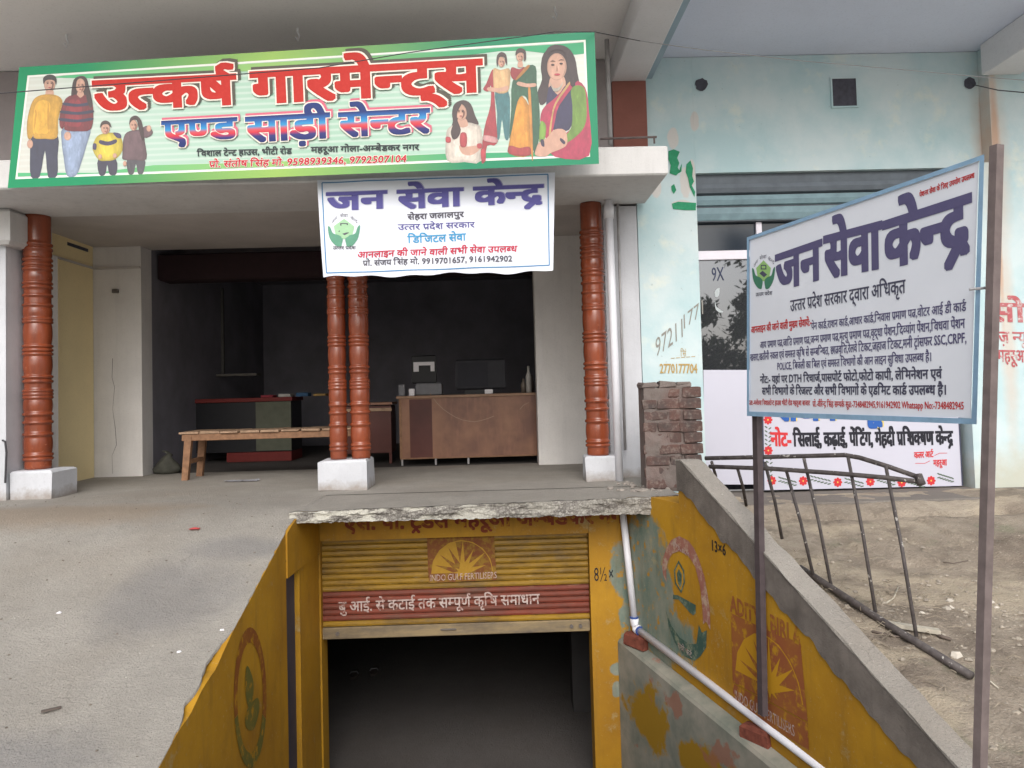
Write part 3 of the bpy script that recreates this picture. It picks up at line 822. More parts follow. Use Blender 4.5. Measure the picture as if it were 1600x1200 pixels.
rwl = root('ramp_wall', 'yellow ramp wall with peeling green patches and a rough grey coping sloping down beside the sign posts', 'wall', (1.3, 5.0, -2.3))
y0, y1 = 2.9, 5.28
def ctop(y): return .30 - (5.22-y)*.595 if y < 5.22 else .30
n = 40
def rband(z0f, z1f, off0, off1, nm, mat, ya=y0, yb=y1, n=40, jag=0, jt=0):
    V, F = [], []
    for i in range(n+1):
        y = ya+(yb-ya)*i/n; x = wallx_r(y)
        zt, zb = z1f(y)+jt*noise.noise((y*5, 9, 0))*(1+0*y), z0f(y)
        if jag: zb += jag*noise.noise((y*4, 3, 0))+jag*.5*noise.noise((y*14, 3, 0))
        V += [(x+off0, y, zb), (x+off0+(noise.noise((y*6, 5, 1))*jt*1.2), y, zt), (x+off1+(noise.noise((y*5, 8, 1))*jt*1.2), y, zt+jt*.8*noise.noise((y*9, 2, 2))), (x+off1, y, zb)]
    for i in range(n):
        a = 4*i
        F += [(a, a+1, a+5, a+4), (a+1, a+2, a+6, a+5), (a+2, a+3, a+7, a+6), (a+3, a, a+4, a+7)]
    F += [(0, 3, 2, 1), (4*n, 4*n+1, 4*n+2, 4*n+3)]
    G().add(V, F).out(nm, mat, rwl)
rband(lambda y: -2.35, lambda y: ctop(y)-.09, 0, .10, 'wall_face', M['yellow_right'])
rband(lambda y: -2.35, lambda y: -.004-.13*max(0, 1-(y-5.281)/.1)*0, 0, .3, 'wall_face', M['yellow_right'], y1+.001, 5.978, 6)
rband(lambda y: ctop(y)-.215, lambda y: ctop(y)-.012, -.012, .108, 'plaster_band', M['coping_side'], jag=.07, n=90)
rband(lambda y: ctop(y)-.011, lambda y: ctop(y)+.003, -.016, .115, 'coping', M['coping_top'], n=90, jt=.014)
# ledge along the foot of the wall
def lz(y): return -1.12-(5.98-y)*.11
V, F = [], []
for i in range(31):
    y = 2.9+(5.975-2.9)*i/30; x = wallx_r(y)
    V += [(x-.004, y, lz(y)+.02), (x-.085, y, lz(y)), (x-.10, y, lz(y)-.02), (x-.10, y, -2.35), (x-.004, y, -2.35)]
for i in range(30):
    a = 5*i; F += [(a+k, a+k+1, a+5+k+1, a+5+k) for k in range(4)]
F += [(0, 4, 3, 2, 1), tuple(150+k for k in range(5))]
G().add(V, F).out('ledge', M['ledge'], rwl)
SR_ = Plane((.953, 5.98, 0), (-1, -.356, 0))
letter(rwl, 'wall_note', '13×6', blackink, SR_, (1113, 845), (1134, 853), 15, bold=.015)
mar2 = wallink('brick_red_paint', rgb(140, 80, 52), rgb(176, 130, 36), .6); yel2 = ink('wall_yellow_paint', rgb(186, 138, 36), .1); tealink = wallink('dark_teal_paint', rgb(60, 86, 78), rgb(120, 130, 110), .7); pinkr = wallink('pinkish_red_paint', rgb(148, 94, 82), rgb(176, 150, 130), .8)
letter(rwl, 'wall_lettering', 'ADITYA BIRLA', mar2, SR_, (1141, 932), (1251, 985), 24, bold=.02)
sunlogo(rwl, SR_, ((1142, 958), (1251, 1009), (1262, 1128), (1145, 1066)), mar2, yel2, .003)
decal(rwl, 'painted_emblem', [[(1145, 1068), (1262, 1130), (1264, 1172), (1146, 1100)]], mar2, SR_, .003)
letter(rwl, 'wall_lettering', 'INDO GULF FERTILISERS', pinkwhite, SR_, (1149, 1079), (1242, 1135), 15, off=.004)
Zp = lambda L: [(1020+x/5.22, 820+y/5.22) for x, y in L]
decal(rwl, 'painted_emblem', [Zp([(75,340),(85,270),(110,190),(150,125),(215,92),(290,130),(335,190),(375,280),(420,420),(445,560),(465,690),(470,860),(435,790),(410,810),(405,690),(385,500),(345,340),(290,250),(215,215),(160,235),(125,290),(110,370),(112,470),(85,410)])], pinkr, SR_, .003)
decal(rwl, 'painted_emblem', [Zp([(108,700),(150,820),(220,920),(300,975),(355,970),(365,900),(375,815),(400,880),(440,860),(435,1000),(390,1070),(340,1110),(260,1075),(180,960),(130,830)]), Zp([(165,570),(205,575),(350,655),(350,720),(330,740),(300,715),(210,610),(165,605)])], tealink, SR_, .003)
decal(rwl, 'painted_emblem', [Zp([(210,290),(255,370),(262,470),(232,560),(180,480),(172,370)])], tealink, SR_, .003)
decal(rwl, 'painted_emblem', [Zp([(210,315),(245,380),(250,470),(228,535),(190,470),(184,375)])], yel2, SR_, .0036)
decal(rwl, 'painted_emblem', [Zp([(212,360),(236,400),(236,480),(224,515),(204,470),(196,400)])], tealink, SR_, .0042)
letter(rwl, 'wall_note', 'इण्डियन फार्म', pinkwhite, SR_, (1052, 846), (1078, 866), 6, off=.0045)
letter(rwl, 'wall_note', 'एग्रो फर्ट', pinkwhite, SR_, (1060, 1004), (1082, 1020), 8, off=.0045)

# ================================================================ the teal building on the right
TB = root('teal_building', 'pale teal painted building with a shuttered shop opening, right of the white pier', 'building', (4.2, 6.8, -.2))
TY = 6.7; ox0, ox1, oz1 = 1.812, 4.12, 2.70
fz = -.17
G().box(1.275, ox0-.0, 6.85-.008, 7.2, fz-.3, 3.757).out('pier', M['teal'], TB)
G().box(ox0+.001, ox1+.299, 6.842, 7.2, oz1, 3.757).out('upper_wall', M['teal'], TB)
G().box(ox1, 9, TY, 7.2, fz-.3, oz1-.001).out('wall', M['teal'], TB)
G().box(ox1+.3, 9, TY, 7.2, oz1, 3.757).out('wall', M['teal'], TB)
G().box(1.42, 9.5, 5.0, 7.0, 3.762, 3.9).out('ceiling_slab', M['ceilblue'], TB)
G().box(b1.x+.001, b1.x+.06, 5.0, 6.84, b0.z+.03, 3.76).out('beam_side', simple('teal_beam_side', rgb(160, 182, 196), .85, .85, 2), TB)
q = aty(1534, 118, TY); G().box(q.x, q.x+.34, 5.0, TY-.002, q.z, 3.76, bev=.008).out('concrete_beam', M['beam'], TB)
G().box(1.29, 9, 6.17, 7.0, fz-.35, fz+.006, bev=.01).out('floor_step', M['porchfloor'], TB)
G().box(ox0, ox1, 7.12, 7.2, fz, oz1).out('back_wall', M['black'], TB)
# holes in the wall: flat dark patches, their shade put into the colour
hp, hq = aty(1299, 124, 6.842), aty(1338, 166, 6.842)
fr = [(hp.x, hp.z), (hq.x, hp.z), (hq.x, hq.z), (hp.x, hq.z)]
g = G(); g.box(hp.x, hq.x, 6.83, 6.8405, hq.z, hp.z); g.out('vent_shade_patch', M['black'], TB)
g = G().box(hp.x-.015, hp.x, 6.826, 6.8408, hq.z-.015, hp.z+.015).box(hq.x, hq.x+.015, 6.826, 6.8408, hq.z-.015, hp.z+.015).box(hp.x, hq.x, 6.826, 6.8408, hp.z, hp.z+.015).box(hp.x, hq.x, 6.826, 6.8408, hq.z-.015, hq.z)
g.out('vent_frame', M['teal'], TB)
for (px, py, r, yy) in ((1096, 132, .062, 6.84), (1515, 130, .06, 6.838)):
    p = aty(px, py, yy); n = 18
    V = [(p.x+r*random.uniform(.8, 1.1)*math.cos(6.283*i/n), yy-.004, p.z+r*random.uniform(.75, 1.0)*math.sin(6.283*i/n)) for i in range(n)]
    G().add(V, [tuple(range(n))]).out('hole_shade_patch', M['black'], TB)
# shutter box and slats at the head of the opening
bands = [(286, 303, 'zincdark'), (303, 321, 'zinc'), (321, 333, 'zinc'), (333, 344, 'zinc')]
zz = [aty(1300, y, 6.9).z for y in (284, 301, 319, 342)]
for i, mm in enumerate(('zincdark', 'zinc', 'zinc')):
    z1, z0 = zz[i]-.002, zz[i+1]+.002
    y_ = 6.84+.02*i
    G().prism([(ox0, y_+.05, z1), (ox0, y_+.01, z1-.01), (ox0, y_, (z0+z1)/2), (ox0, y_+.012, z0+.008), (ox0, y_+.05, z0)], [(ox1, y_+.05, z1), (ox1, y_+.01, z1-.01), (ox1, y_, (z0+z1)/2), (ox1, y_+.012, z0+.008), (ox1, y_+.05, z0)]).out('shutter_slat', M[mm], TB)
G().box(ox0, ox1, 6.9, 7.1, zz[3]-.0, oz1-.002).out('shutter_box', M['zincdark'], TB)
ztr, zf, zg, zb = zz[3]-.004, aty(1130, 392, 6.95).z, aty(1130, 406, 6.95).z, aty(1130, 578, 6.95).z
pxm = aty(1186, 370, 6.95).x
win = G().box(ox0, ox1, 6.93, 6.98, zg, zf, bev=.004).out('window_frame', M['alu'], TB)
G().box(ox0+.002, ox1-.002, 6.975, 6.985, zf, ztr).out('transom_pane', M['darkglass'], TB)
for k in range(3):
    x = pxm+k*.75; G().box(x-.025, x+.025, 6.94, 6.972, zf+.002, ztr-.002).out('mullion', M['alu'], TB)
G().box(ox0+.002, pxm-.03, 6.96, 6.966, zb, zg-.002).out('pane', M['glass'], TB)
G().box(pxm-.026, ox1, 6.958, 6.966, zb, zg-.002).out('pane', M['glass'], TB)
PG = Plane((0, 6.957, 0), (0, -1, 0))
letter(TB, 'pane_lettering', '9X', ink('blue_black_marker', rgb(60, 66, 90), .1), PG, (1112, 420), (1131, 419), 19)
d = ink('sticker_remnant', rgb(176, 184, 186), .1)
decal(TB, 'sticker_remnant', [smoothpoly([(1117, 455), (1124, 450), (1123, 462), (1118, 464)]), smoothpoly([(1117, 468), (1120, 480), (1130, 487), (1124, 488), (1118, 482)])], d, PG, .001)
# graffiti and painted words
PT = Plane((0, 6.84, 0), (0, -1, 0)); PW = Plane((0, TY, 0), (0, -1, 0))
gold = ink('ochre_crayon', rgb(178, 150, 92), .3); greyink = ink('grey_crayon', rgb(140, 138, 132), .3)
letter(TB, 'wall_note', '97211', greyink, PT, (1024, 532), (1066, 500), 26); letter(TB, 'wall_note', '1771', greyink, PT, (1068, 494), (1098, 470), 20)
letter(TB, 'wall_note', 'सिं', gold, PT, (1063, 548), (1072, 548), 9); letter(TB, 'wall_note', '-----', gold, PT, (1048, 556), (1086, 553), 6)
letter(TB, 'wall_note', '2770177704', gold, PT, (1031, 570), (1089, 570), 13, bold=.015)
redw = wallink('faded_red_wall_paint', rgb(176, 70, 78), rgb(206, 206, 204), .5)
letter(TB, 'wall_lettering', 'सोनी', redw, PW, (1543, 474), (1652, 477), 27, bold=.035)
letter(TB, 'wall_lettering', 'डाज़ न्यूटी पार्लर', redw, PW, (1541, 518), (1668, 521), 17, bold=.015)
letter(TB, 'wall_lettering', 'महरूआ', redw, PW, (1558, 547), (1604, 548), 18, bold=.015)

# ================================================================ torn green poster on the teal pier
g = G(); random.seed(3)
def scrap(pts):
    vs, fs = flat([(a+random.uniform(-1, 1), b+random.uniform(-1, 1)) for a, b in pts], lambda q: PT.at(q[0], q[1], .003)); g.add(vs, fs)
scrap([(1045,236),(1053,233),(1062,238),(1059,246),(1062,255),(1058,262),(1062,268),(1056,275),(1046,270),(1048,258),(1044,250)])
scrap([(1062,262),(1066,256),(1064,268),(1060,270)]); scrap([(1072,256),(1079,250),(1083,262),(1081,276),(1085,284),(1080,290),(1086,300),(1085,308),(1078,292),(1075,278),(1071,268)])
scrap([(1048,290),(1053,288),(1056,296),(1052,303),(1049,298)]); scrap([(1049,318),(1060,316),(1087,316),(1088,328),(1070,329),(1052,326)])
p = PT.at(1066, 330); g.one('torn_poster', ink('poster_green', rgb(46, 140, 100), .35), 'torn scraps of a green poster still stuck to the teal pier above the phone number', 'poster', (p.x, p.y, p.z))

# ================================================================ green shop sign
A0, A1, A2 = aty(12, 293, 5.78), aty(935, 255, 5.5), aty(30, 105, 5.70)
nrm = (A1-A0).cross(A2-A0).normalized()
SP = Plane(A0, nrm); nrm = SP.n
sg = root('shop_sign', 'long green bordered printed garment shop sign with people pictures, leaning on the canopy', 'sign', ((A0.x+A1.x)/2, 5.75, 2.65))
def quadbox(q, t0, t1, surf):  # q pixels (4), from off t0 to t1
    a = [surf.at(x, y, t0) for x, y in q]; b = [surf.at(x, y, t1) for x, y in q]
    return a, b
def frame_poly(parent, name, outer, inner, mat, surf, off, t=.004):
    for i in range(4):
        j = (i+1) % 4
        P = [outer[i], outer[j], inner[j], inner[i]]
        A = [surf.at(x, y, off-t) for x, y in P]; Bq = [surf.at(x, y, off) for x, y in P]
        G().prism(A, Bq).out(name, mat, parent)
outq = [(30, 105), (929, 49), (936, 256), (12, 294)]
a, b = quadbox(outq, -.035, 0, SP)
bxn = SP.at(30, 105).x; bxm = SP.at(929, 49).x
m = MatB('sign_print_ground', .45, .35)
sx = m.n('ShaderNodeSeparateXYZ'); m.lk(m.pos, sx.inputs[0]); X_, Z_ = sx.outputs[0], sx.outputs[2]
stripe = m.ramp(m.math('SINE', m.math('MULTIPLY', Z_, 150), 0), -.2, .9)
t = m.ramp(X_, bxn, bxm)
r_ = m.n('ShaderNodeValToRGB'); m.lk(t, r_.inputs[0]); e = r_.color_ramp.elements
e[0].position = 0; e[0].color = rgb(206, 206, 198); e[1].position = 1; e[1].color = rgb(212, 212, 204)
for p_, c_ in ((.2, rgb(178, 204, 190)), (.5, rgb(160, 194, 174)), (.8, rgb(172, 202, 186))): q = e.new(p_); q.color = c_
c = m.mix(m.math('MULTIPLY', stripe, .45), r_.outputs[0], rgb(212, 218, 212))
m.color(c); M['signground'] = m
def greenramp(nm, c0, c1, c2):
    m = MatB(nm, .45, .35); sx = m.n('ShaderNodeSeparateXYZ'); m.lk(m.pos, sx.inputs[0])
    r_ = m.n('ShaderNodeValToRGB'); m.lk(m.ramp(sx.outputs[0], bxn, bxm), r_.inputs[0]); e = r_.color_ramp.elements
    e[0].color = c0; e[0].position = .12; e[1].color = c2; e[1].position = .78; q = e.new(.45); q.color = c1; m.color(r_.outputs[0]); return m
M['gborder'] = greenramp('sign_border_print', rgb(40, 142, 98), rgb(150, 186, 96), rgb(36, 134, 98))
M['gband'] = greenramp('sign_band_print', rgb(96, 180, 130), rgb(150, 190, 110), rgb(70, 160, 116))
G().prism(a, b).out('sign_panel', M['signground'], sg)
inq = [(43, 118), (915, 62), (922, 245), (24, 280)]
frame_poly(sg, 'printed_border', outq, inq, M['gborder'], SP, .002)
wl2 = [(46, 121), (912, 65), (919, 242), (27, 277)]
frame_poly(sg, 'printed_border_line', inq, [(x_, y_) for x_, y_ in wl2], ink('print_white', rgb(232, 232, 226), .05), SP, .0016)
decal(sg, 'printed_band', [smoothpoly([(100, 118), (480, 94), (900, 67), (912, 67), (912, 84), (860, 84), (780, 80), (560, 108), (330, 112), (200, 121), (130, 122)], 3)], M['gband'], SP, .0012)
decal(sg, 'printed_band', [[(150, 270), (240, 258), (400, 254), (700, 240), (918, 236), (918, 241), (28, 276), (28, 270)]], M['gband'], SP, .0012)
Z1 = lambda L: [(x/3.2, 40+y/3.2) for x, y in L]
Z2 = lambda L: [(480+x/3.2, 40+y/3.2) for x, y in L]
IN = {}
def inkc(r, g_, b_):
    k = (r, g_, b_)
    if k not in IN:
        m = MatB('print_ink', .5, .3); b = rgb(*k); k2 = .30 if max(k) < 120 else .42
        wash = lambda c_: tuple(c_[i]*.82+.075 for i in range(3))+(1,)
        soft = .88 if k in ((206, 160, 138),) else .72
        c_ = m.mix(m.ramp(m.noise(16, 3, .6, (1.6, 1, .8)), .36, .66), wash(b), wash(dark(b, soft)))
        c_ = m.mix(m.ramp(m.noise(30, 2, .5, (1.8, 1, .7)), .6, .72, 0, .35), c_, wash(tuple(min(1, v*1.5+.02) for v in b[:3])+(1,)))
        m.color(c_); IN[k] = m.m
    return IN[k]
def inside(x, y, P):
    c = False
    for i in range(len(P)):
        (x1, y1), (x2, y2) = P[i-1], P[i]
        if (y1 > y) != (y2 > y) and x < (x2-x1)*(y-y1)/(y2-y1)+x1: c = not c
    return c
def pic(Zf, items, lab, faces=()):
    """one printed person: a stack of flat colour shapes, one part with one material per colour"""
    V, F, MI, mats = [], [], [], []
    items = list(items)
    for (cx, cy, k) in faces:
        items += [((150, 104, 88), [[(cx+.35*k, cy-.5*k), (cx+.78*k, cy-.1*k), (cx+.6*k, cy+.75*k), (cx+.15*k, cy+1.2*k), (cx+.45*k, cy+.3*k)]]),
                  ((52, 36, 38), [ell(cx-.36*k, cy-.12*k, .17*k, .09*k, 8), ell(cx+.34*k, cy-.14*k, .17*k, .09*k, 8), ell(cx-.36*k, cy-.36*k, .24*k, .05*k, 8), ell(cx+.34*k, cy-.38*k, .24*k, .05*k, 8)]),
                  ((170, 66, 72), [ell(cx, cy+.66*k, .25*k, .10*k, 8)])]
    lay = 0
    for col, polys in items:
        for p in (sorted(polys, key=lambda q: len(q) >= 18) if col == SK else polys):
            sp = smoothpoly(p, 3); steps = [(1.0, 1.0)]
            xs_ = [a for a, b in p]; ys_ = [b for a, b in p]; w_, h_ = max(xs_)-min(xs_), max(ys_)-min(ys_)
            if w_ > 16 and h_ > 22 and max(col) > 90 and (col != SK or len(p) >= 18): steps = [(1.0, .86), (.9, .93), (.78, 1.0), (.5, 1.05)] if col != SK else [(1.0, .92), (.86, 1.0), (.6, 1.05)]
            cx_ = sum(a for a, b in sp)/len(sp)-w_*.0; cy_ = sum(b for a, b in sp)/len(sp)
            for (sc_, br) in steps:
                q_ = [(cx_-(1-sc_)*w_*.12+(a-cx_)*sc_, cy_+(b-cy_)*(.5+.5*sc_)) for a, b in sp]
                if sc_ < 1 and not all(inside(a, b, sp) for a, b in q_[::2]): continue
                mt = inkc(*[min(255, int(v*br)) for v in col])
                if mt not in mats: mats.append(mt)
                lay += 1
                vs, fs = flat(Zf(q_), lambda q: SP.at(q[0], q[1], .0018+lay*.00016))
                k = len(V); V += vs; F += [tuple(i+k for i in f) for f in fs]; MI += [mats.index(mt)]*len(fs)
    o = build('printed_figure', V, F, mats[0], sg, label=lab)
    for mt in mats[1:]: o.data.materials.append(mt)
    o.data.polygons.foreach_set('material_index', MI)
SK = (206, 160, 138)
pic(Z1, [((60, 62, 92), [[(160,555),(225,560),(290,555),(288,650),(285,750),(240,756),(225,625),(198,756),(155,756),(150,650)]]),
 (SK, [ell(248, 292, 28, 40), [(232,320),(264,320),(266,352),(230,352)], ell(150, 592, 15, 22)]),
 ((226, 172, 56), [[(215,345),(178,360),(155,395),(135,480),(138,560),(160,560),(172,500),(168,560),(225,566),(285,560),(290,470),(312,390),(300,358),(262,344)]]),
 ((206, 150, 44), [[(176,420),(184,440),(176,500),(170,530),(172,470)], [(240,380),(246,440),(242,540),(236,470)]]),
 ((52, 42, 44), [[(218,292),(216,262),(238,246),(268,248),(282,266),(280,296),(272,276),(246,270),(228,276)]])], 'man in a yellow sweater', [(248,292,27)])
pic(Z1, [((150, 168, 198), [[(312,515),(380,520),(452,512),(432,600),(405,690),(380,750),(335,750),(318,660),(308,580)]]),
 ((62, 42, 42), [[(368,272),(400,252),(432,262),(448,320),(464,400),(440,430),(420,370),(378,360),(352,400),(358,330)]]),
 (SK, [ell(402, 300, 24, 36), ell(338, 552, 18, 22), [(390,330),(415,330),(418,356),(386,356)]]),
 ((140, 40, 52), [[(378,345),(328,365),(300,440),(298,500),(315,515),(330,470),(322,520),(388,528),(455,516),(466,420),(452,364),(424,346),(402,362)]]),
 ((52, 50, 78), [[(322,384),(388,392),(455,382),(456,396),(388,406),(318,398)], [(310,424),(388,432),(462,422),(462,436),(388,446),(306,438)], [(305,462),(388,470),(460,460),(458,474),(388,484),(302,476)]]),
 ((62, 42, 42), [[(424,270),(446,310),(462,390),(450,410),(432,360)], [(366,280),(384,262),(378,310),(366,350),(356,340)]])], 'woman in a red striped sweater', [(402,302,24)])
pic(Z1, [((54, 50, 74), [[(492,665),(578,665),(582,742),(548,744),(536,695),(526,744),(496,744)]]),
 ((218, 196, 60), [[(498,545),(472,575),(463,620),(494,672),(535,676),(576,668),(612,625),(606,560),(565,535)]]),
 ((70, 60, 100), [[(500,572),(540,580),(580,568),(582,586),(540,600),(498,590)], [(565,535),(600,540),(606,562),(584,560)], [(466,590),(482,592),(480,620),(464,616)]]),
 (SK, [ell(527, 515, 22, 28), ell(500, 655, 10, 12), ell(574, 650, 10, 12)]),
 ((70, 52, 48), [[(500,512),(506,484),(528,474),(550,486),(556,512),(540,494),(514,496)]])], 'boy in a yellow jacket', [(527,516,19)])
pic(Z1, [((80, 76, 84), [[(638,662),(722,662),(716,738),(690,740),(680,692),(668,740),(642,740)]]),
 ((108, 82, 88), [[(646,528),(618,560),(612,640),(616,670),(672,672),(732,668),(724,580),(712,524)], [(706,520),(738,500),(764,530),(752,552),(722,560)]]),
 (SK, [ell(668, 498, 20, 27), ell(744, 514, 12, 16), ell(624, 690, 9, 14)]),
 ((66, 46, 46), [[(646,496),(652,462),(680,450),(706,474),(720,540),(712,576),(694,520),(684,474),(660,474)]])], 'girl in a brown top raising a hand', [(668,500,19)])
pic(Z2, [((66, 44, 44), [[(724,440),(736,392),(780,372),(818,392),(840,450),(858,494),(820,490),(768,500),(764,550),(728,572),(714,530),(728,480)]]),
 ((226, 214, 200), [[(758,488),(706,512),(694,560),(700,676),(786,682),(868,676),(872,520),(838,492),(800,484)]]),
 (SK, [ell(768, 432, 29, 42, rot=-.2), [(752,468),(790,462),(804,500),(766,508)], [(760,600),(800,605),(850,600),(862,620),(820,648),(775,640)]]),
 ((190, 60, 70), [[(766,540),(796,540),(796,602),(766,602)], [(694,556),(716,560),(716,584),(694,582)], [(850,592),(872,590),(872,612),(852,612)], [(868,620),(890,616),(892,676),(872,676)]]),
 ((66, 44, 44), [[(728,440),(742,400),(772,390),(752,430),(750,470),(768,520),(752,560),(728,566),(718,530),(730,490)]]),
 ], 'woman in a cream tunic, half length', [(768,434,27)])
pic(Z2, [((70, 140, 146), [[(940,328),(1006,328),(1014,450),(1008,562),(988,562),(974,470),(962,562),(946,560),(950,440)]]),
 ((198, 58, 72), [[(926,218),(896,288),(880,318),(906,330),(918,300),(916,400),(884,520),(870,676),(890,676),(900,600),(948,590),(944,460),(936,340),(934,260)]]),
 ((222, 180, 130), [[(932,214),(968,222),(1010,214),(1016,260),(1002,332),(940,332),(930,270)]]),
 (SK, [ell(972, 182, 18, 26), [(905,308),(960,312),(1000,300),(1004,322),(950,332),(905,326)]]),
 ((70, 46, 46), [[(946,184),(950,148),(972,132),(996,148),(1000,200),(990,180),(984,158),(960,160),(952,206)]]),
 ((206, 150, 150), [[(884,548),(946,560),(948,586),(884,576)]])], 'woman in a red drape and teal trousers', [(972,184,17)])
pic(Z2, [((222, 150, 50), [[(1060,350),(1108,400),(1114,520),(1112,648),(1010,640),(1014,560),(1030,450)]]),
 ((48, 110, 78), [[(1088,208),(1142,204),(1148,300),(1162,420),(1160,560),(1136,640),(1120,540),(1110,400),(1084,350),(1052,380),(1024,520),(1010,560),(1020,420),(1026,280)]]),
 ((176, 54, 60), [[(1022,208),(1060,218),(1086,206),(1080,240),(1040,272),(1018,250)], [(1012,600),(1062,612),(1112,606),(1112,650),(1010,642)]]),
 ((210, 140, 60), [[(1098,200),(1112,206),(1060,262),(1042,274),(1050,256)], [(1104,320),(1118,330),(1130,640),(1120,640)]]),
 (SK, [ell(1064, 154, 19, 26), [(1056,280),(1100,290),(1140,288),(1142,304),(1096,308),(1050,296)], [(1058,176),(1074,176),(1078,206),(1052,206)]]),
 ((70, 46, 46), [[(1042,150),(1046,122),(1068,112),(1092,126),(1094,168),(1084,176),(1082,140),(1060,136)]])], 'woman in a green and yellow sari', [(1064,158,17)])
pic(Z2, [((58, 40, 44), [[(1168,210),(1182,140),(1238,98),(1300,108),(1338,160),(1352,240),(1358,290),(1318,300),(1250,320),(1212,330),(1196,380),(1166,396),(1150,340),(1174,270)]]),
 (SK, [ell(1248, 206, 49, 68, 24), [(1222,250),(1276,246),(1292,300),(1250,350),(1208,320)]]),
 ((52, 46, 96), [[(1216,300),(1252,346),(1300,290),(1350,300),(1340,420),(1310,520),(1230,520),(1196,430),(1200,350)]]),
 ((212, 52, 96), [[(1340,286),(1390,310),(1408,420),(1410,650),(1240,656),(1226,600),(1290,540),(1350,470)], [(1310,282),(1338,290),(1260,400),(1240,470),(1222,560),(1214,600),(1168,500),(1176,420),(1230,370),(1280,320)], [(1394,500),(1408,648),(1260,656),(1300,600),(1360,550)]]),
 ((126, 168, 62), [[(1340,300),(1384,310),(1396,380),(1394,480),(1360,540),(1290,590),(1276,566),(1320,510),(1326,400),(1318,330)], [(1166,480),(1194,500),(1186,572),(1160,580)]]),
 ((232, 190, 120), [[(1306,286),(1314,292),(1246,392),(1226,470),(1216,560),(1208,540),(1222,450),(1240,384)]]),
 (SK, [[(1160,584),(1200,560),(1236,520),(1290,524),(1300,590),(1270,616),(1220,636),(1190,654),(1140,648),(1146,612)]]),
 ((50, 40, 70), [[(1166,572),(1182,570),(1186,604),(1172,600)], [(1268,562),(1290,580),(1284,594),(1264,574)]]),
 ((58, 40, 44), [[(1196,200),(1206,142),(1250,120),(1290,140),(1304,210),(1318,300),(1340,280),(1320,140),(1262,96),(1202,112),(1176,190),(1180,280),(1196,300)]]),
 ((56, 36, 40), [ell(1228, 196, 9, 4.5, 10), ell(1270, 190, 9, 4.5, 10), [(1214,180),(1228,174),(1242,180),(1228,178)], [(1256,176),(1270,168),(1286,174),(1270,172)]]),
 ((186, 60, 76), [ell(1250, 244, 15, 5.5, 12)]), ((176, 128, 108), [[(1248,200),(1254,222),(1246,226)]]),
 ((214, 206, 190), [[(1214,280),(1232,312),(1262,306),(1280,276),(1264,320),(1232,328)]])], 'large woman with a pink drape and green sleeves', [])
# lettering of the sign
redi = ink('print_red', rgb(186, 56, 50), .15); gshade = ink('print_shadow', rgb(96, 92, 84), .1); iwhite = ink('print_white_outline', rgb(236, 228, 216), .05); dkgrey = ink('print_dark_text', rgb(66, 72, 74), .1)
m = MatB('blue_to_red_print', .5, .3); sx = m.n('ShaderNodeSeparateXYZ'); m.lk(m.pos, sx.inputs[0])
def w3(lst):
    for txt, a_, b_, h_ in lst:
        yield txt, a_, b_, h_
big = [('उत्कर्ष', (148, 129), (367, 118), 44), ('गारमेन्ट्स', (394, 115), (751, 95), 47)]
for t_, a_, b_, h_ in big:
    letter(sg, 'sign_shadow_lettering', t_, gshade, SP, a_, b_, h_, off=.0085, bold=.075, shift=(.022, .018))
    letter(sg, 'sign_outline_lettering', t_, iwhite, SP, a_, b_, h_, off=.0105, bold=.078, by=.85)
    letter(sg, 'sign_lettering', t_, redi, SP, a_, b_, h_, off=.0125, bold=.048, by=.75)
mid = [('एण्ड', (255, 191), (370, 185), 31), ('साड़ी', (386, 185), (514, 178), 37), ('सेन्टर', (531, 178), (670, 171), 36)]
zt, zb_ = SP.at(460, 181).z, SP.at(460, 219).z
gr_ = m.n('ShaderNodeMath', operation='SUBTRACT')
slope = (SP.at(670, 171).z-SP.at(255, 191).z)/(SP.at(670, 171).x-SP.at(255, 191).x)
xz = m.math('SUBTRACT', sx.outputs[2], m.math('MULTIPLY', m.math('SUBTRACT', sx.outputs[0], SP.at(460, 181).x), slope))
r_ = m.n('ShaderNodeValToRGB'); m.lk(m.ramp(xz, zb_, zt), r_.inputs[0]); e = r_.color_ramp.elements
e[0].color = rgb(44, 54, 110); e[0].position = 0.05; e[1].color = rgb(44, 60, 116); e[1].position = 1
for p_, c_ in ((.22, rgb(62, 60, 120)), (.38, rgb(206, 62, 74)), (.5, rgb(200, 90, 100)), (.62, rgb(60, 150, 200)), (.8, rgb(50, 110, 176))): q = e.new(p_); q.color = c_
m.color(r_.outputs[0])
shp = ink('print_pink_shadow', rgb(206, 110, 130), .1)
for t_, a_, b_, h_ in mid:
    letter(sg, 'sign_shadow_lettering', t_, shp, SP, a_, b_, h_, off=.0085, bold=.07, shift=(.012, .014))
    letter(sg, 'sign_outline_lettering', t_, iwhite, SP, a_, b_, h_, off=.0105, bold=.068, by=.85)
    letter(sg, 'sign_lettering', t_, m.m, SP, a_, b_, h_, off=.0125, bold=.042, by=.75)
letter(sg, 'sign_lettering', 'विशाल टेन्ट हाउस, भीटी रोड', dkgrey, SP, (308, 236), (456, 232), 8.5, off=.004, bold=.03)
letter(sg, 'sign_lettering', 'महरूआ गोला-अम्बेडकर नगर', dkgrey, SP, (486, 230), (655, 226), 8.5, off=.004, bold=.03)
letter(sg, 'sign_lettering', 'प्रो. संतोष सिंह मो. 9598939346, 9792507104', iwhite, SP, (327, 252.5), (635, 243.5), 9.5, off=.004, bold=.06, lean=.12)
letter(sg, 'sign_lettering', 'प्रो. संतोष सिंह मो. 9598939346, 9792507104', ink('print_crimson', rgb(190, 50, 66), .05), SP, (327, 252.5), (635, 243.5), 9.5, off=.0056, bold=.02, lean=.12)
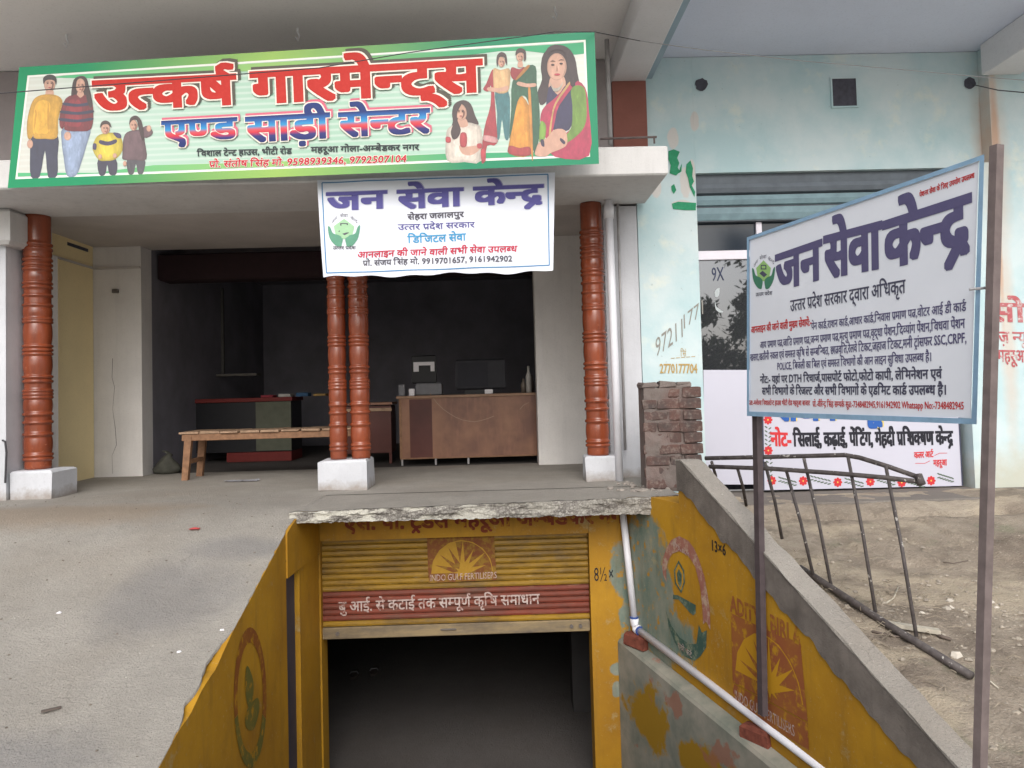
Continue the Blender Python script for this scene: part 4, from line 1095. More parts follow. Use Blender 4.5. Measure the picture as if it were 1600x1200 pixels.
# iron rods behind the sign
p1, p2 = aty(948, 62, 6.3), aty(954, 226, 6.3)
G().tube([p1, p2], .02, 10).one('iron_conduit', M['pipegrey'], 'thin grey upright pipe just behind the right end of the green sign', 'pipe', tuple(p2), smooth=True)
p1, p2 = aty(938, 217, 5.95), aty(1026, 214, 5.95)
G().tube([p1, p2], .009, 6).tube([p2+Vector((-.02, 0, .0)), p2+Vector((-.02, 0, -.05))], .008, 6).one('iron_rod', M['rust'], 'short rusty rod lying along the canopy top, right of the green sign', 'rod', (p1.x, p1.y, p1.z))

# ================================================================ white cloth banner under the sign
BP0 = Plane((0, 5.83, 0), (0, -1, 0))
tl, tr_, br, bl = [BP0.at(*q) for q in ((496, 282), (867, 270), (864, 424), (506, 434))]
bn = root('cloth_banner', 'white cloth banner with blue border hung below the green sign from the canopy', 'banner', ((tl.x+tr_.x)/2, 5.83, bl.z))
def wav(p):
    u = (p.x-tl.x)/(tr_.x-tl.x); v = (p.z-bl.z)/(tl.z-bl.z)
    d = .010*math.sin(u*21+v*3)*(.25+.75*(1-v)) + .008*noise.noise((u*5, v*3, 1)) + .006*math.sin((u*1.2+v)*16)*max(0, v-.55)*(1 if u < .25 or u > .8 else .3)
    d += .006*math.sin(u*9+2)*math.sin(v*4)
    return Vector((p.x, p.y-d-.012, p.z))
def bpt(u, v):
    a = bl.lerp(br, u); b = tl.lerp(tr_, u); p = a.lerp(b, v)
    if v < .02: p = p+Vector((0, 0, .008*math.sin(u*14)+.006*math.sin(u*37)))
    return wav(p)
M['flex'] = simple('white_flex_banner', rgb(222, 226, 236), .45, .97, 3, .4)
G().grid(bpt, 90, 34).out('banner_cloth', M['flex'], bn, smooth=True)
def lineseg(parent, name, pts, wpx, mat, surf, off, warp=None, n=24):
    for k in range(len(pts)-1):
        a_, b_ = pts[k], pts[k+1]; dx, dy = b_[0]-a_[0], b_[1]-a_[1]; l = math.hypot(dx, dy); ox, oy = -dy/l*wpx/2, dx/l*wpx/2
        V = []
        for i in range(n+1):
            t = i/n; V += [surf.at(a_[0]+dx*t+ox, a_[1]+dy*t+oy, off), surf.at(a_[0]+dx*t-ox, a_[1]+dy*t-oy, off)]
        if warp: V = [warp(v) for v in V]
        G().add(V, [(2*i, 2*i+1, 2*i+3, 2*i+2) for i in range(n)]).out(name, mat, parent)
bluel = ink('banner_blue', rgb(70, 130, 178), .1); indigo = ink('banner_indigo', rgb(92, 88, 150), .12); gtxt = ink('banner_grey', rgb(92, 90, 100), .1); cyan = ink('banner_cyan', rgb(70, 150, 196), .1); rtxt = ink('banner_red', rgb(190, 60, 80), .1)
lineseg(bn, 'border_line', [(503.5, 286), (856, 273), (858, 415), (511, 427), (503.5, 286)], 1.6, bluel, BP0, .003, wav, 60)
for t_, a_, b_, h_ in (('जन', (512, 303), (603, 299.5), 26), ('सेवा', (622, 299), (722, 295), 27), ('केन्द्र', (741, 294), (847, 290), 27)):
    letter(bn, 'banner_lettering', t_, ink('banner_letter_edge', rgb(150, 148, 190), .1), BP0, a_, b_, h_, off=.002, bold=.062, by=.65, warp=wav, shift=(.004, .003))
    letter(bn, 'banner_lettering', t_, indigo, BP0, a_, b_, h_, off=.0035, bold=.052, by=.6, warp=wav)
letter(bn, 'banner_lettering', 'सेहरा जलालपुर', gtxt, BP0, (637, 335.5), (725, 332), 8, off=.003, bold=.03, warp=wav)
letter(bn, 'banner_lettering', 'उत्तर प्रदेश सरकार', indigo, BP0, (622, 351.5), (742, 348), 8.5, off=.003, bold=.012, warp=wav)
letter(bn, 'banner_lettering', 'डिजिटल सेवा', cyan, BP0, (637, 369.5), (728, 366), 10.5, off=.003, bold=.02, warp=wav)
letter(bn, 'banner_lettering', 'आनलाइन की जाने वाली सभी सेवा उपलब्ध', rtxt, BP0, (559, 394), (808, 384.5), 9, off=.003, bold=.022, warp=wav, lean=.1)
letter(bn, 'banner_lettering', 'प्रो. संजय सिंह मो. 9919701657, 9161942902', gtxt, BP0, (567, 407.5), (800, 400.5), 8, off=.003, bold=.022, warp=wav)
gh = ink('emblem_green', rgb(98, 152, 128), .15); gl = ink('emblem_pale_green', rgb(160, 200, 160), .15)
def emblem(parent, cx, cy, s, sy, g1, g2, tcol, surf, off, warp=None):
    f = lambda L: [(cx+x*s, cy+y*sy) for x, y in L]
    decal(parent, 'printed_emblem', [f([(0,-17),(16,-5),(13,8),(8,15),(-8,15),(-13,8),(-16,-5)])], g2, surf, off, warp)
    decal(parent, 'printed_emblem', [f(smoothpoly([(-25,-4),(-21,-3),(-17,6),(-8,9),(-2,14),(-3,22),(-5,27),(-13,25),(-22,14)], 3)), f(smoothpoly([(25,-6),(21,-4),(17,6),(8,9),(2,14),(3,22),(5,27),(13,25),(22,12)], 3))], g1, surf, off+.0006, warp)
    decal(parent, 'printed_emblem', [f([(-6,-10),(6,-10),(6,-3),(-6,-3)]), f([(-9,3),(-2,-1),(8,5),(1,9)])], tcol, surf, off+.001, warp)
    decal(parent, 'printed_emblem', [f([(-4,-8.5),(4,-8.5),(4,-4.5),(-4,-4.5)])], g2, surf, off+.0014, warp)
emblem(bn, 538, 359, 1, 1, gh, gl, gtxt, BP0, .003, wav)
letter(bn, 'banner_lettering', 'जन', gtxt, BP0, (519, 347), (527, 338), 4.5, off=.003, warp=wav); letter(bn, 'banner_lettering', 'सेवा', gtxt, BP0, (532, 335.5), (544, 335), 4.5, off=.003, warp=wav); letter(bn, 'banner_lettering', 'केन्द्र', gtxt, BP0, (548, 338), (559, 345), 4.5, off=.003, warp=wav)
letter(bn, 'banner_lettering', 'उत्तर प्रदेश', gtxt, BP0, (521, 386), (556, 385), 4.5, off=.003, bold=.02, warp=wav)

# ================================================================ sign board on two posts by the ramp
Q0, Q1, Q2 = aty(1167, 650, 4.5), aty(1525, 663, 3.02), aty(1167, 372, 4.5)
KP = Plane(Q0, (Q1-Q0).cross(Q2-Q0))
kb = root('post_sign', 'white hand painted sign board with a pale blue frame on two leaning iron posts', 'sign', (1.45, 4.4, -1.1))
def pbar(pa, pb, w_, da, db, name, mat, parent, taper=None):
    a_, b_ = aty(pa[0], pa[1], da), aty(pb[0], pb[1], db); 
    dirx = (Q1-Q0); dirx.z = 0; dirx.normalize()
    V = []
    for p in (a_, b_):
        for i, k in ((-1,-1),(1,-1),(1,1),(-1,1)): V.append(p+dirx*(i*w_/2)+KP.n*(-k*.018-.03))
    return G().hexa(V).out(name, mat, parent)
pbar((1185, 1118), (1171, 400), .046, 4.42, 4.5, 'post', M['post_dark'], kb)
pbar((1519, 1290), (1548, 226), .034, 2.93, 2.93, 'post', M['post'], kb)
kq = [(1167, 371), (1538, 241), (1526, 663), (1167, 650)]
kin = [(1171, 374), (1529, 252), (1517, 653), (1171, 645)]
A_, B_q = [KP.at(x, y, -.02) for x, y in kin], [KP.at(x, y, .0) for x, y in kin]
M['board'] = simple('board_enamel', rgb(222, 226, 234), .35, .93, 2, .4)
G().prism(A_, B_q).out('board_panel', M['board'], kb)
frame_poly(kb, 'board_frame', kq, [(1170.5, 375), (1530.5, 251), (1518, 654), (1170.5, 643)], simple('pale_blue_paint', rgb(138, 172, 200), .5, .8, 14, .4), KP, .008, .022)
kp1 = ink('board_indigo', rgb(88, 84, 118), .1); kp2 = ink('board_grey_ink', rgb(76, 76, 94), .1); kpr = ink('board_red_ink', rgb(190, 48, 48), .1)
for t_, a_, b_, h_ in (('जन', (1213, 400), (1283, 376), 56), ('सेवा', (1289, 371), (1376, 348), 66), ('केन्द्र', (1382, 348), (1515, 305), 76)):
    letter(kb, 'board_lettering', t_, kp1, KP, a_, b_, h_, off=.001, bold=.039, by=.75)
letter(kb, 'board_lettering', 'पेशनर सेवा के लिए उपयोग उपलब्ध', kpr, KP, (1437, 301), (1523, 270), 7.5, off=.001, bold=.02)
letter(kb, 'board_lettering', 'उत्तर प्रदेश सरकार द्वारा अधिकृत', kp2, KP, (1235, 470), (1415, 437), 18.5, off=.001, bold=.012)
letter(kb, 'board_lettering', 'आनलाइन की जाने वाली मुख्य सेवायें:-', kpr, KP, (1174, 511), (1268, 498), 10, off=.001, bold=.02)
for t_, a_, b_, h_ in (
  ('पेन कार्ड,राशन कार्ड,आधार कार्ड,निवास प्रमाण पत्र,वोटर आई डी कार्ड', (1268, 505), (1510, 472), 12),
  ('आय प्रमाण पत्र,जाति प्रमाण पत्र,जन्म प्रमाण पत्र,मृत्यु प्रमाण पत्र,वृद्धा पेंशन,दिव्यांग पेंशन,विधवा पेंशन', (1188, 534.5), (1508, 498), 12),
  ('खसरा,खतौनी नकल एवं समस्त कृषि से सम्बन्धित, छात्रवृति,रेलवे टिकट,जहाज टिकट,मनी ट्रांसफर SSC,CRPF,', (1172.5, 554), (1510, 521), 12),
  ('POLICE, बिजली का बिल एवं समस्त विभागों की आन लाइन सुविधा उपलब्ध है।', (1215, 568), (1455, 551), 11.5)):
    letter(kb, 'board_lettering', t_, kp1, KP, a_, b_, h_, off=.001, bold=.012)
letter(kb, 'board_lettering', 'नोट:- यहां पर DTH रिचार्ज,पासपोर्ट फोटो,फोटो कापी, लेमिनेशन एवं', kp2, KP, (1188, 588.5), (1472, 577), 12, off=.001, bold=.025)
letter(kb, 'board_lettering', 'सभी विभागों के रिजल्ट और सभी विभागों के एडमिट कार्ड उपलब्ध है।', kp2, KP, (1191, 606), (1478, 602), 12.5, off=.001, bold=.025)
letter(kb, 'board_lettering', 'पता:-मनोरमा विशालटेन्ट हाउस भीटी रोड महरूआ बाजार', kpr, KP, (1170, 626), (1266, 626), 7, off=.001, bold=.012)
letter(kb, 'board_lettering', 'प्रो.-वीरेन्द्र सिंह सम्पर्क सूत्र:-7348482945,9161942902 Whatsapp No:-7348482945', kpr, KP, (1270, 627), (1506, 629), 9.5, off=.001, bold=.01)
ge1 = ink('board_emblem_green', rgb(66, 120, 96), .1); ge2 = ink('board_emblem_light', rgb(146, 186, 116), .1)
emblem(kb, 1193, 424, .72, 1.02, ge1, ge2, kp2, KP, .001)
letter(kb, 'board_lettering', 'जन', kp2, KP, (1178, 414), (1184, 405), 5, off=.001); letter(kb, 'board_lettering', 'सेवा', kp2, KP, (1187, 401), (1198, 398), 5, off=.001); letter(kb, 'board_lettering', 'केन्द्र', kp2, KP, (1200, 401), (1210, 408), 5, off=.001)
letter(kb, 'board_lettering', 'उत्तर प्रदेश', kp2, KP, (1181, 458), (1207, 455), 5, off=.001, bold=.01)
for (px, py) in ((1531, 451), (1502, 352)): 
    if px > 1520: p = KP.at(px, py, .02); G().tube([p+Vector((-.03, .02, 0)), p+Vector((.05, -.015, .003))], .006, 6).out('tie_wire', M['wire2'], kb)

# ================================================================ boards leaning in the teal shop opening
FP = Plane((0, 6.80, 0), (0, -1, 0))
fb = root('flower_board', 'white board with red flower border and black painted text, leaning below the tinted window', 'sign', (3.0, 6.8, fz))
fq = [(1190, 596), (1496, 590), (1505, 759), (1192, 766)]
A_, B_q = [FP.at(x, y, -.02) for x, y in fq], [FP.at(x, y, 0) for x, y in fq]; G().prism(A_, B_q).out('board_panel', M['panelwhite'], fb)
bdk = ink('board_dark_edge', rgb(70, 72, 90), .1)
lineseg(fb, 'board_edge', [(1191, 596), (1193.5, 765.5)], 2.2, bdk, FP, .002, None, 4); lineseg(fb, 'board_edge', [(1495, 590), (1504, 759)], 2.2, bdk, FP, .002, None, 4)
blk = ink('flower_board_black', rgb(44, 44, 52), .1); redf = ink('flower_board_red', rgb(204, 60, 64), .1); bl_ = ink('flower_board_blue', rgb(52, 96, 170), .1); yl_ = ink('flower_board_yellow', rgb(220, 196, 90), .1); lf_ = ink('flower_board_leaf', rgb(96, 110, 96), .1)
letter(fb, 'board_lettering', 'नोट-', redf, FP, (1204, 676), (1235, 677), 20, bold=.03)
letter(fb, 'board_lettering', 'सिलाई, कढ़ाई, पेंटिंग, मेहदी प्रशिक्षण केन्द्र', blk, FP, (1239, 677), (1488, 674), 20, bold=.03)
for t_, a_, b_ in (('सजन', (1212, 626), (1306, 625)), ('ब्यूटी', (1330, 625), (1400, 624))):
    letter(fb, 'board_lettering', t_, yl_, FP, a_, b_, 30, bold=.07, off=.002, shift=(.006, .006)); letter(fb, 'board_lettering', t_, bl_, FP, a_, b_, 30, bold=.05, off=.004)
letter(fb, 'board_lettering', 'कलर आर्ट', redf, FP, (1428, 707), (1458, 705), 9, bold=.02); letter(fb, 'board_lettering', 'महरूआ', redf, FP, (1458, 719), (1479, 718), 9, bold=.02)
lineseg(fb, 'board_flourish', [(1460, 712), (1468, 708), (1480, 708)], .8, redf, FP, .002, None, 3); lineseg(fb, 'board_flourish', [(1430, 724), (1445, 724), (1453, 720)], .8, redf, FP, .002, None, 3)
fl = [(1200, 656), (1200.5, 704), (1206, 751), (1255, 751.5), (1309, 753.5), (1360, 752.5), (1409, 754), (1455, 751)]
for (x, y) in fl:
    P = []
    for k in range(8):
        a = 6.283*k/8; P.append(ell(x+4.6*math.cos(a), y+5*math.sin(a), 2.6, 2.2, 8, a))
    P.append(ell(x, y, 3, 3.2, 8))
    decal(fb, 'painted_flower', P, redf, FP, .002)
    decal(fb, 'painted_flower', [ell(x, y, 1.2, 1.4, 8)], yl_, FP, .004)
for i in range(2, 8):
    x, y = fl[i]; x2 = fl[i+1][0] if i < 7 else 1500
    P = []; n_ = 6
    y = y-6+random.uniform(0, 3)
    for k in range(n_):
        t = (k+1)/(n_+1); xx = x+8+(x2-x-16)*t; yy = y+9*t+(-4 if i == 7 else 0)
        P.append(ell(xx, yy-2.6, 3.2, 1.1, 8, .5)); P.append(ell(xx, yy+2.8, 3.2, 1.1, 8, -.2))
    decal(fb, 'painted_leaf', P, lf_, FP, .002)
for (x, y0_, y1_) in ((1200, 664, 697), (1202, 712, 744)):
    P = []
    for k in range(5): yy = y0_+(y1_-y0_)*(k+.5)/5; P.append(ell(x-3, yy, 2.8, 1.1, 8, .6)); P.append(ell(x+3, yy+2, 2.8, 1.1, 8, -.6))
    decal(fb, 'painted_leaf', P, lf_, FP, .002)
pp = Plane((0, 6.86, 0), (0, -1, 0))
pq = [(1099, 578), (1192, 578), (1192, 757), (1102, 757)]
g = G().prism([pp.at(x, y, -.02) for x, y in pq], [pp.at(x, y, 0) for x, y in pq]); p = pp.at(1146, 757)
g.one('white_panel', M['panelwhite'], 'plain white panel filling the lower left of the teal shop opening', 'panel', (p.x, p.y, p.z))

# ================================================================ brick pier beside the slab
bp = root('brick_pier', 'low rough brick pier with smeared mortar standing on the right end of the slab', 'wall', (1.45, 6.15, 0))
y0 = 6.0
xl_, xr_ = aty(1003, 640, y0).x, aty(1096, 640, y0).x
ztop = aty(1050, 604, y0).z
def pr(u, v):
    x = xl_+.02+u*(xr_-.14-xl_); z = -.02+v*(ztop+.01)
    return (x, y0+.02+.018*noise.noise((x*7, z*7, 0))+.008*noise.noise((x*25, z*25, 1)), z)
G().grid(pr, 30, 40).out('mortar_face', M['mortar'], bp, smooth=True)
G().box(xl_+.03, xr_-.03, y0+.045, y0+.3, -.02, ztop-.01).out('mortar_core', M['mortar'], bp)
random.seed(11); nb = 9; ch = ztop/nb
for i in range(nb):
    z0 = i*ch+.001; z1 = (i+1)*ch-.007; l = .15 if i % 2 else .12
    o = .012*random.uniform(-1, 1)
    G().box(xr_-l-.02, xr_+o, y0-.006+random.uniform(0, .012), y0+.11, z0, z1, .005, bev=.007).out('brick', M['brick'], bp)
    if i % 2 == 0: pass
    G().box(xr_-.1, xr_+o*.5, y0+.13, y0+.29, z0, z1, .005, bev=.012).out('brick', M['brick'], bp)
for k in range(3): G().box(xl_+.02+k*.13, xl_+.14+k*.13, y0+.03, y0+.28, ztop-.012, ztop+.03+.02*random.random(), .008, bev=.012).out('brick', M['mortar'], bp)
random.seed(12)
for i in range(nb):
    z0 = i*ch+.002; z1 = (i+1)*ch-.010; x = xl_+.025-(.09 if i % 2 else 0)
    while x < xr_-.16:
        xa, xb = max(x, xl_+.012), min(x+.19, xr_-.15)
        if xb-xa > .04: G().box(xa, xb-.012, y0+.012+random.uniform(-.006, .012), y0+.06, z0, z1, .005, bev=.008).out('brick', M['brick'], bp)
        x += .19
# rubble at the foot
random.seed(4)
g = G()
for i in range(60):
    x = random.gauss(1.1, .12); y = random.uniform(5.8, 6.5)
    stone(g, x, y, 0, random.choice((.008, .012, .02, .03)))
o = struct('rubble', g.v, g.f, simple('mortar_crumbs', rgb(160, 152, 144), .95, .6, 20), kind='stuff')

# ================================================================ pipes
pa, pb_ = aty(951, 311, 6.6), aty(968, 752, 6.62)
dp = root('drain_pipe', 'white plastic drain pipe running down the white pier beside the right column', 'pipe', (pb_.x, 6.6, 0))
G().tube([(pa.x, 6.62, CT), ((pa.x+pb_.x)/2, 6.62, 1.2), (pb_.x, 6.62, -.0)], .034, 16).out('pipe', M['pvc'], dp, smooth=True)
G().tube([(pa.x, 6.62, CT-.16), (pa.x+.002, 6.62, CT-.04)], .043, 16).out('collar', M['pvc'], dp, smooth=True)
pa, pb_ = aty(966, 314, 6.72), aty(978, 700, 6.72)
G().tube([(pa.x, 6.76, CT), (pb_.x, 6.76, .25)], .012, 8).one('thin_pipe', M['pipegrey'], 'thin grey cable pipe on the white pier just right of the white drain pipe', 'pipe', (pb_.x, 6.76, .25), smooth=True)
wp = root('water_pipe', 'white water pipe dropping from the slab then running down along the ramp ledge', 'pipe', (1.0, 5.85, -1.1))
e0 = aty(972, 792, 5.93); e1 = aty(992, 980, 5.87)
y_e = 3.7
def ledgepipe(y): return Vector((wallx_r(y)-.085, y, lz(y)+.072))
pe = ledgepipe(5.72)
a1 = Vector((e1.x, 5.87, e1.z))
far = aty(1283, 1200, 4.1); dirp = (far-a1)
end = a1+dirp*1.45
G().tube([(e0.x, 5.93, -.1), a1+Vector((0, 0, .03))], .026, 14).out('pipe', M['pvc'], wp, smooth=True)
G().tube([a1+dirp*.02, end], .026, 14).out('pipe', M['pvc'], wp, smooth=True)
G().tube([a1+Vector((0, 0, .07)), a1+Vector((0, 0, .02)), a1+dirp*.012+Vector((0, 0, .0)), a1+dirp*.035], .034, 14).out('elbow', M['pvc'], wp, smooth=True)
G().tube([a1+Vector((-.002, 0, .068)), a1+Vector((-.002, 0, .08))], .0345, 14).out('joint_ring', M['bluering'], wp)
G().tube([a1+dirp*.034, a1+dirp*.04], .0345, 14).out('joint_ring', M['bluering'], wp)
def loosebrick(px, py, wpx, t, lab):
    P = a1+dirp*t; z = P.z-.03
    g = G().box(-.10, .10, -.06, .06, -.10, 0, .008, bev=.014)
    ang = math.atan2(-1, .356*1.0)+.25
    V = [(P.x+v[0]*math.cos(ang)-v[1]*math.sin(ang), P.y+v[0]*math.sin(ang)+v[1]*math.cos(ang), z+v[2]) for v in g.v]
    solo('loose_brick', V, g.f, M['redbrick'], lab, 'brick', (P.x, P.y, z-.075), group='bricks propping the water pipe')
loosebrick(1003, 1010, 46, .03, 'upper red brick wedged under the elbow of the white water pipe')
loosebrick(1197, 1150, 60, .74, 'lower red brick under the white water pipe beside the dark sign post')

# ================================================================ fallen iron grille
rl = root('iron_grille', 'dull iron grille leaning over the earth bank with its bottom pole on the ground', 'railing', (2.3, 4.4, -.6))
def pt(px, py, y): return aty(px, py, y)
G().tube([pt(1102, 716, 5.30), pt(1200, 714, 5.05), pt(1320, 711, 4.78), pt(1343, 715, 4.72), pt(1385, 728, 4.62), pt(1436, 746, 4.5)], .0145, 10).out('top_rail', M['iron'], rl, smooth=True)
G().tube([pt(1108, 729, 5.25), pt(1200, 732, 5.02), pt(1300, 739, 4.79), pt(1380, 746, 4.6), pt(1440, 753, 4.47)], .0145, 10).out('top_rail', M['iron'], rl, smooth=True)
def gy(px, py):   # depth where the view meets the bank
    y = 4.5
    for _ in range(25):
        p = aty(px, py, y); e_ = p.z-earth_z(p.x, p.y)-.03; y += e_*1.6
        y = max(3, min(6.4, y))
    return y
ya, yb = gy(1278, 905), gy(1515, 1055)
BA, BB = pt(1278, 905, ya), pt(1518, 1056, yb)
def polept(t): return BA.lerp(BB, t)
G().tube([BA+(BA-BB)*.15, BA, polept(.5)+Vector((0, 0, -.01)), BB], .022, 10).out('bottom_pole', M['iron'], rl, smooth=True)
bars = [((1112, 722), (1120, 760)), ((1152, 731), (1166, 790)), ((1195, 722), (1222, 842)), ((1228, 733), (1272, 905)), ((1256, 716), (1300, 922)), ((1325, 714), (1368, 957)), ((1384, 728), (1432, 995))]
for (p0, p1) in bars:
    ty = 5.30-(p0[0]-1102)/336*.82
    t_ = (p1[0]-1278)/240.0
    by = ya+(yb-ya)*t_ if t_ > 0 else ya+(yb-ya)*t_*1.0
    P0 = pt(p0[0], p0[1], ty); P1 = pt(p1[0], p1[1], by)
    G().tube([P0, P0.lerp(P1, .5)+Vector((.008, 0, 0)), P1], .0108, 8).out('bar', M['iron'], rl, smooth=True)
G().tube([pt(1434, 742, 4.49), pt(1440, 757, 4.46)], .024, 8).out('end_clamp', M['iron'], rl, smooth=True)

# ================================================================ sticks, plank, stones that can be told apart
def ground_pt(px, py):
    y = gy(px, py); p = aty(px, py, y); return Vector((p.x, p.y, earth_z(p.x, p.y)))
def thing_stick(name, pts, r, mat, lab, cat):
    P = [ground_pt(*p)+Vector((0, 0, r)) for p in pts]
    G().tube(P, r, 6, r*.7).one(name, mat, lab, cat, tuple(P[0]), smooth=True)
palewood = simple('bleached_wood', rgb(196, 188, 172), .8, .7, 20, bump=.2); greywood = simple('grey_twig', rgb(120, 108, 100), .9, .7, 20, bump=.2)
a_, b_ = ground_pt(1389, 972), ground_pt(1468, 984)
G().bar(a_+Vector((0, 0, .02)), b_+Vector((0, 0, .02)), .05, .022).one('wooden_plank', palewood, 'pale short plank lying on the earth behind the grille pole', 'plank', tuple(a_))
thing_stick('twig', [(1466, 988), (1486, 994)], .012, greywood, 'dark bent twig at the right end of the pale plank', 'twig')
thing_stick('twig', [(1362, 980), (1400, 988), (1440, 990)], .007, greywood, 'thin grey twig lying just below the pale plank', 'twig')
thing_stick('twig', [(1385, 936), (1396, 928), (1403, 912)], .006, palewood, 'pale curved straw stem standing by the middle grille bar', 'twig')
thing_stick('twig', [(1532, 1050), (1548, 1058), (1560, 1068)], .006, palewood, 'pale twig on the ground right of the near sign post', 'twig')
thing_stick('twig', [(1532, 1180), (1546, 1190), (1552, 1196)], .006, greywood, 'dark twig low in the bottom right corner of the ground', 'twig')
thing_stick('twig', [(1472, 872), (1490, 874), (1512, 870)], .004, greywood, 'thin twig on the bare earth left of the near sign post', 'twig')
for i, (px, py, r, lab) in enumerate([(1481, 943, .032, 'larger pale stone left of the near sign post'), (1483, 932, .022, 'smaller pale stone just behind the larger one left of the near post'), (1549, 934, .022, 'white pebble right of the near sign post'), (1557, 942, .02, 'second white pebble touching the one right of the near post'), (1492, 1016, .04, 'flat pale chip beside the grille pole'), (1440, 950, .02, 'small stone between the grille and the near sign post')]):
    p = ground_pt(px, py); g = G(); stone(g, p.x, p.y, p.z, r); g.one('stone', simple('light_stone', rgb(206, 198, 186), .9, .8, 20), lab, 'stone', tuple(p))
def apron_pt2(px, py):
    y = 5
    for _ in range(40):
        p = aty(px, py, y); y += (p.z-apron_z(p.x, p.y))*1.2; y = max(2.6, min(7.5, y))
    return aty(px, py, y)
p = apron_pt2(304, 828); G().grid(lambda u, v: (p.x-.035+u*.07, p.y-.02+v*.04, p.z+.008+.01*math.sin(u*3)*math.sin(v*3)), 5, 4).one('litter_scrap', simple('red_wrapper', rgb(196, 84, 84), .5), 'small red wrapper on the concrete apron left of the entry', 'litter', tuple(p))
p = apron_pt2(80, 1112); G().bar(p+Vector((-.035, -.02, .01)), p+Vector((.035, .02, .012)), .022, .006).one('litter_scrap', simple('dark_chip', rgb(100, 90, 84), .8), 'dark flat chip on the near left of the concrete apron', 'litter', tuple(p))
for (px, py, lab) in ((92, 958, 'tiny white paper bit on the left half of the apron'), (279, 1019, 'tiny white paper bit on the apron near the yellow wall'), (347, 985, 'crumb of white plaster near the apron edge, farther than the others')):
    p = apron_pt2(px, py); g = G(); stone(g, p.x, p.y, p.z, .014); g.one('litter_scrap', M['paper'], lab, 'litter', tuple(p))
p = atz(378, 752, .0)
g = G().grid(lambda u, v: (p.x-.16+u*.32, p.y-.06+v*.12, .006+.02*max(0, noise.noise((u*6, v*4, 0)))), 14, 7); g.one('plastic_sheet', simple('thin_grey_plastic', rgb(150, 150, 156), .3, .8, 20, .6), 'crumpled grey plastic sheet on the porch floor in front of the bench', 'litter', tuple(p))

# ================================================================ bench
bh = .47
bx0 = aty(285, 675, 7.72).x; bx1 = -1.38
by0, by1 = 7.70, 8.12
bx0b = bx0-.0
be = root('wooden_bench', 'plank topped wooden bench in front of the left shop opening', 'bench', ((bx0+bx1)/2, 7.9, 0))
G().box(bx0, bx1, by0, by0+.035, bh-.085, bh-.02, .001, bev=.004).out('rail', M['wood'], be)
G().box(bx0, bx1, by1-.035, by1, bh-.085, bh-.02, .001, bev=.004).out('rail', M['wood'], be)
for (x, y, s_) in ((bx0+.03, by0, -.03), (bx0+.03, by1-.05, -.03), (bx1-.06, by0, .03), (bx1-.06, by1-.05, .03)):
    yy = y; G().prism([(x, yy-.004, bh-.022), (x+.07, yy-.004, bh-.022), (x+.07, yy+.05, bh-.022), (x, yy+.05, bh-.022)], [(x+s_, yy-.02, 0), (x+s_+.06, yy-.02, 0), (x+s_+.06, yy+.03, 0), (x+s_, yy+.03, 0)]).out('leg', M['wood'], be)
G().box(bx0+.04, bx0+.075, by0+.05, by1-.05, .16, .2).out('stretcher', M['wood'], be)
npk = 9; pw = (bx1-bx0+.04)/npk
random.seed(21)
for i in range(npk):
    x = bx0-.02+i*pw; gap = random.uniform(.008, .03)
    G().box(x, x+pw-gap, by0-.03+random.uniform(0, .02), by1+.03, bh-.019, bh+random.uniform(0, .005), .002, bev=.004).out('plank', M['wood_top'], be)

# ================================================================ shop counter and what stands on it
cy0 = 8.56
cx0, cx1 = aty(624, 650, cy0).x, .46
ch_ = .765
ct = root('shop_counter', 'brown laminate shop counter inside the right opening', 'counter', ((cx0+cx1)/2, 8.9, 0))
G().box(cx0, cx1, cy0, cy0+.03, .075, ch_-.03).out('front_panel', M['counter'], ct)
G().box(cx0, cx0+.03, cy0+.03, cy0+.55, .075, ch_-.03).out('side_panel', M['counter'], ct)
G().box(cx0-.03, cx1, cy0-.02, cy0+.6, ch_-.03, ch_, bev=.004).out('counter_top', simple('counter_top_laminate', rgb(150, 118, 94), .4, .8, 5), ct)
G().box(cx0-.002, cx0+.025, cy0-.006, cy0, .075, ch_-.03).out('edge_strip', M['wood'], ct)
G().box(aty(640, 650, cy0).x, aty(675, 650, cy0).x, cy0-.004, cy0, .08, ch_-.04).out('veneer_strip', M['counter_dark'], ct)
G().box(cx0, cx1, cy0-.008, cy0, .07, .085).out('edge_strip', M['wood'], ct)
for x in (cx0+.01, aty(679, 700, cy0).x, aty(730, 700, cy0).x, cx1-.06): G().box(x, x+.02, cy0+.005, cy0+.03, 0, .074).out('leg', M['pipegrey'], ct)
CF = Plane((0, cy0-.001, 0), (0, -1, 0))
scr = ink('scratch_mark', rgb(150, 124, 104), .2)
lineseg(ct, 'scuff_mark', [(672+10*i, 615+v) for i, v in enumerate((0, 14, 24, 31, 37, 41, 43, 44, 42, 39, 35))], 1.1, scr, CF, .001, None, 2)
lineseg(ct, 'scuff_mark', [(812, 640), (818, 633), (826, 629)], .9, scr, CF, .001, None, 2)
def onctr(px0, px1, py0, py1, y, dz, name, mat, lab, cat, depth=.3):
    a_, b_ = aty(px0, py0, y), aty(px1, py1, y); return a_, b_
y = 8.75
a_, b_ = aty(649, 597, y), aty(690, 612, y)
pr_ = root('printer', 'dark grey printer with a raised paper tray on the left of the counter', 'printer', ((a_.x+b_.x)/2, y, ch_))
G().box(a_.x, b_.x, y, y+.3, ch_, ch_+.14, bev=.015).out('printer_body', M['greyplastic'], pr_)
q0, q1 = aty(643, 556, y+.3), aty(682, 596, y+.3)
G().box(q0.x, q1.x, y+.29, y+.33, ch_+.141, q0.z, bev=.01).out('paper_tray', M['blackplastic'], pr_)
w0, w1 = aty(646, 566, y+.28), aty(679, 580, y+.28)
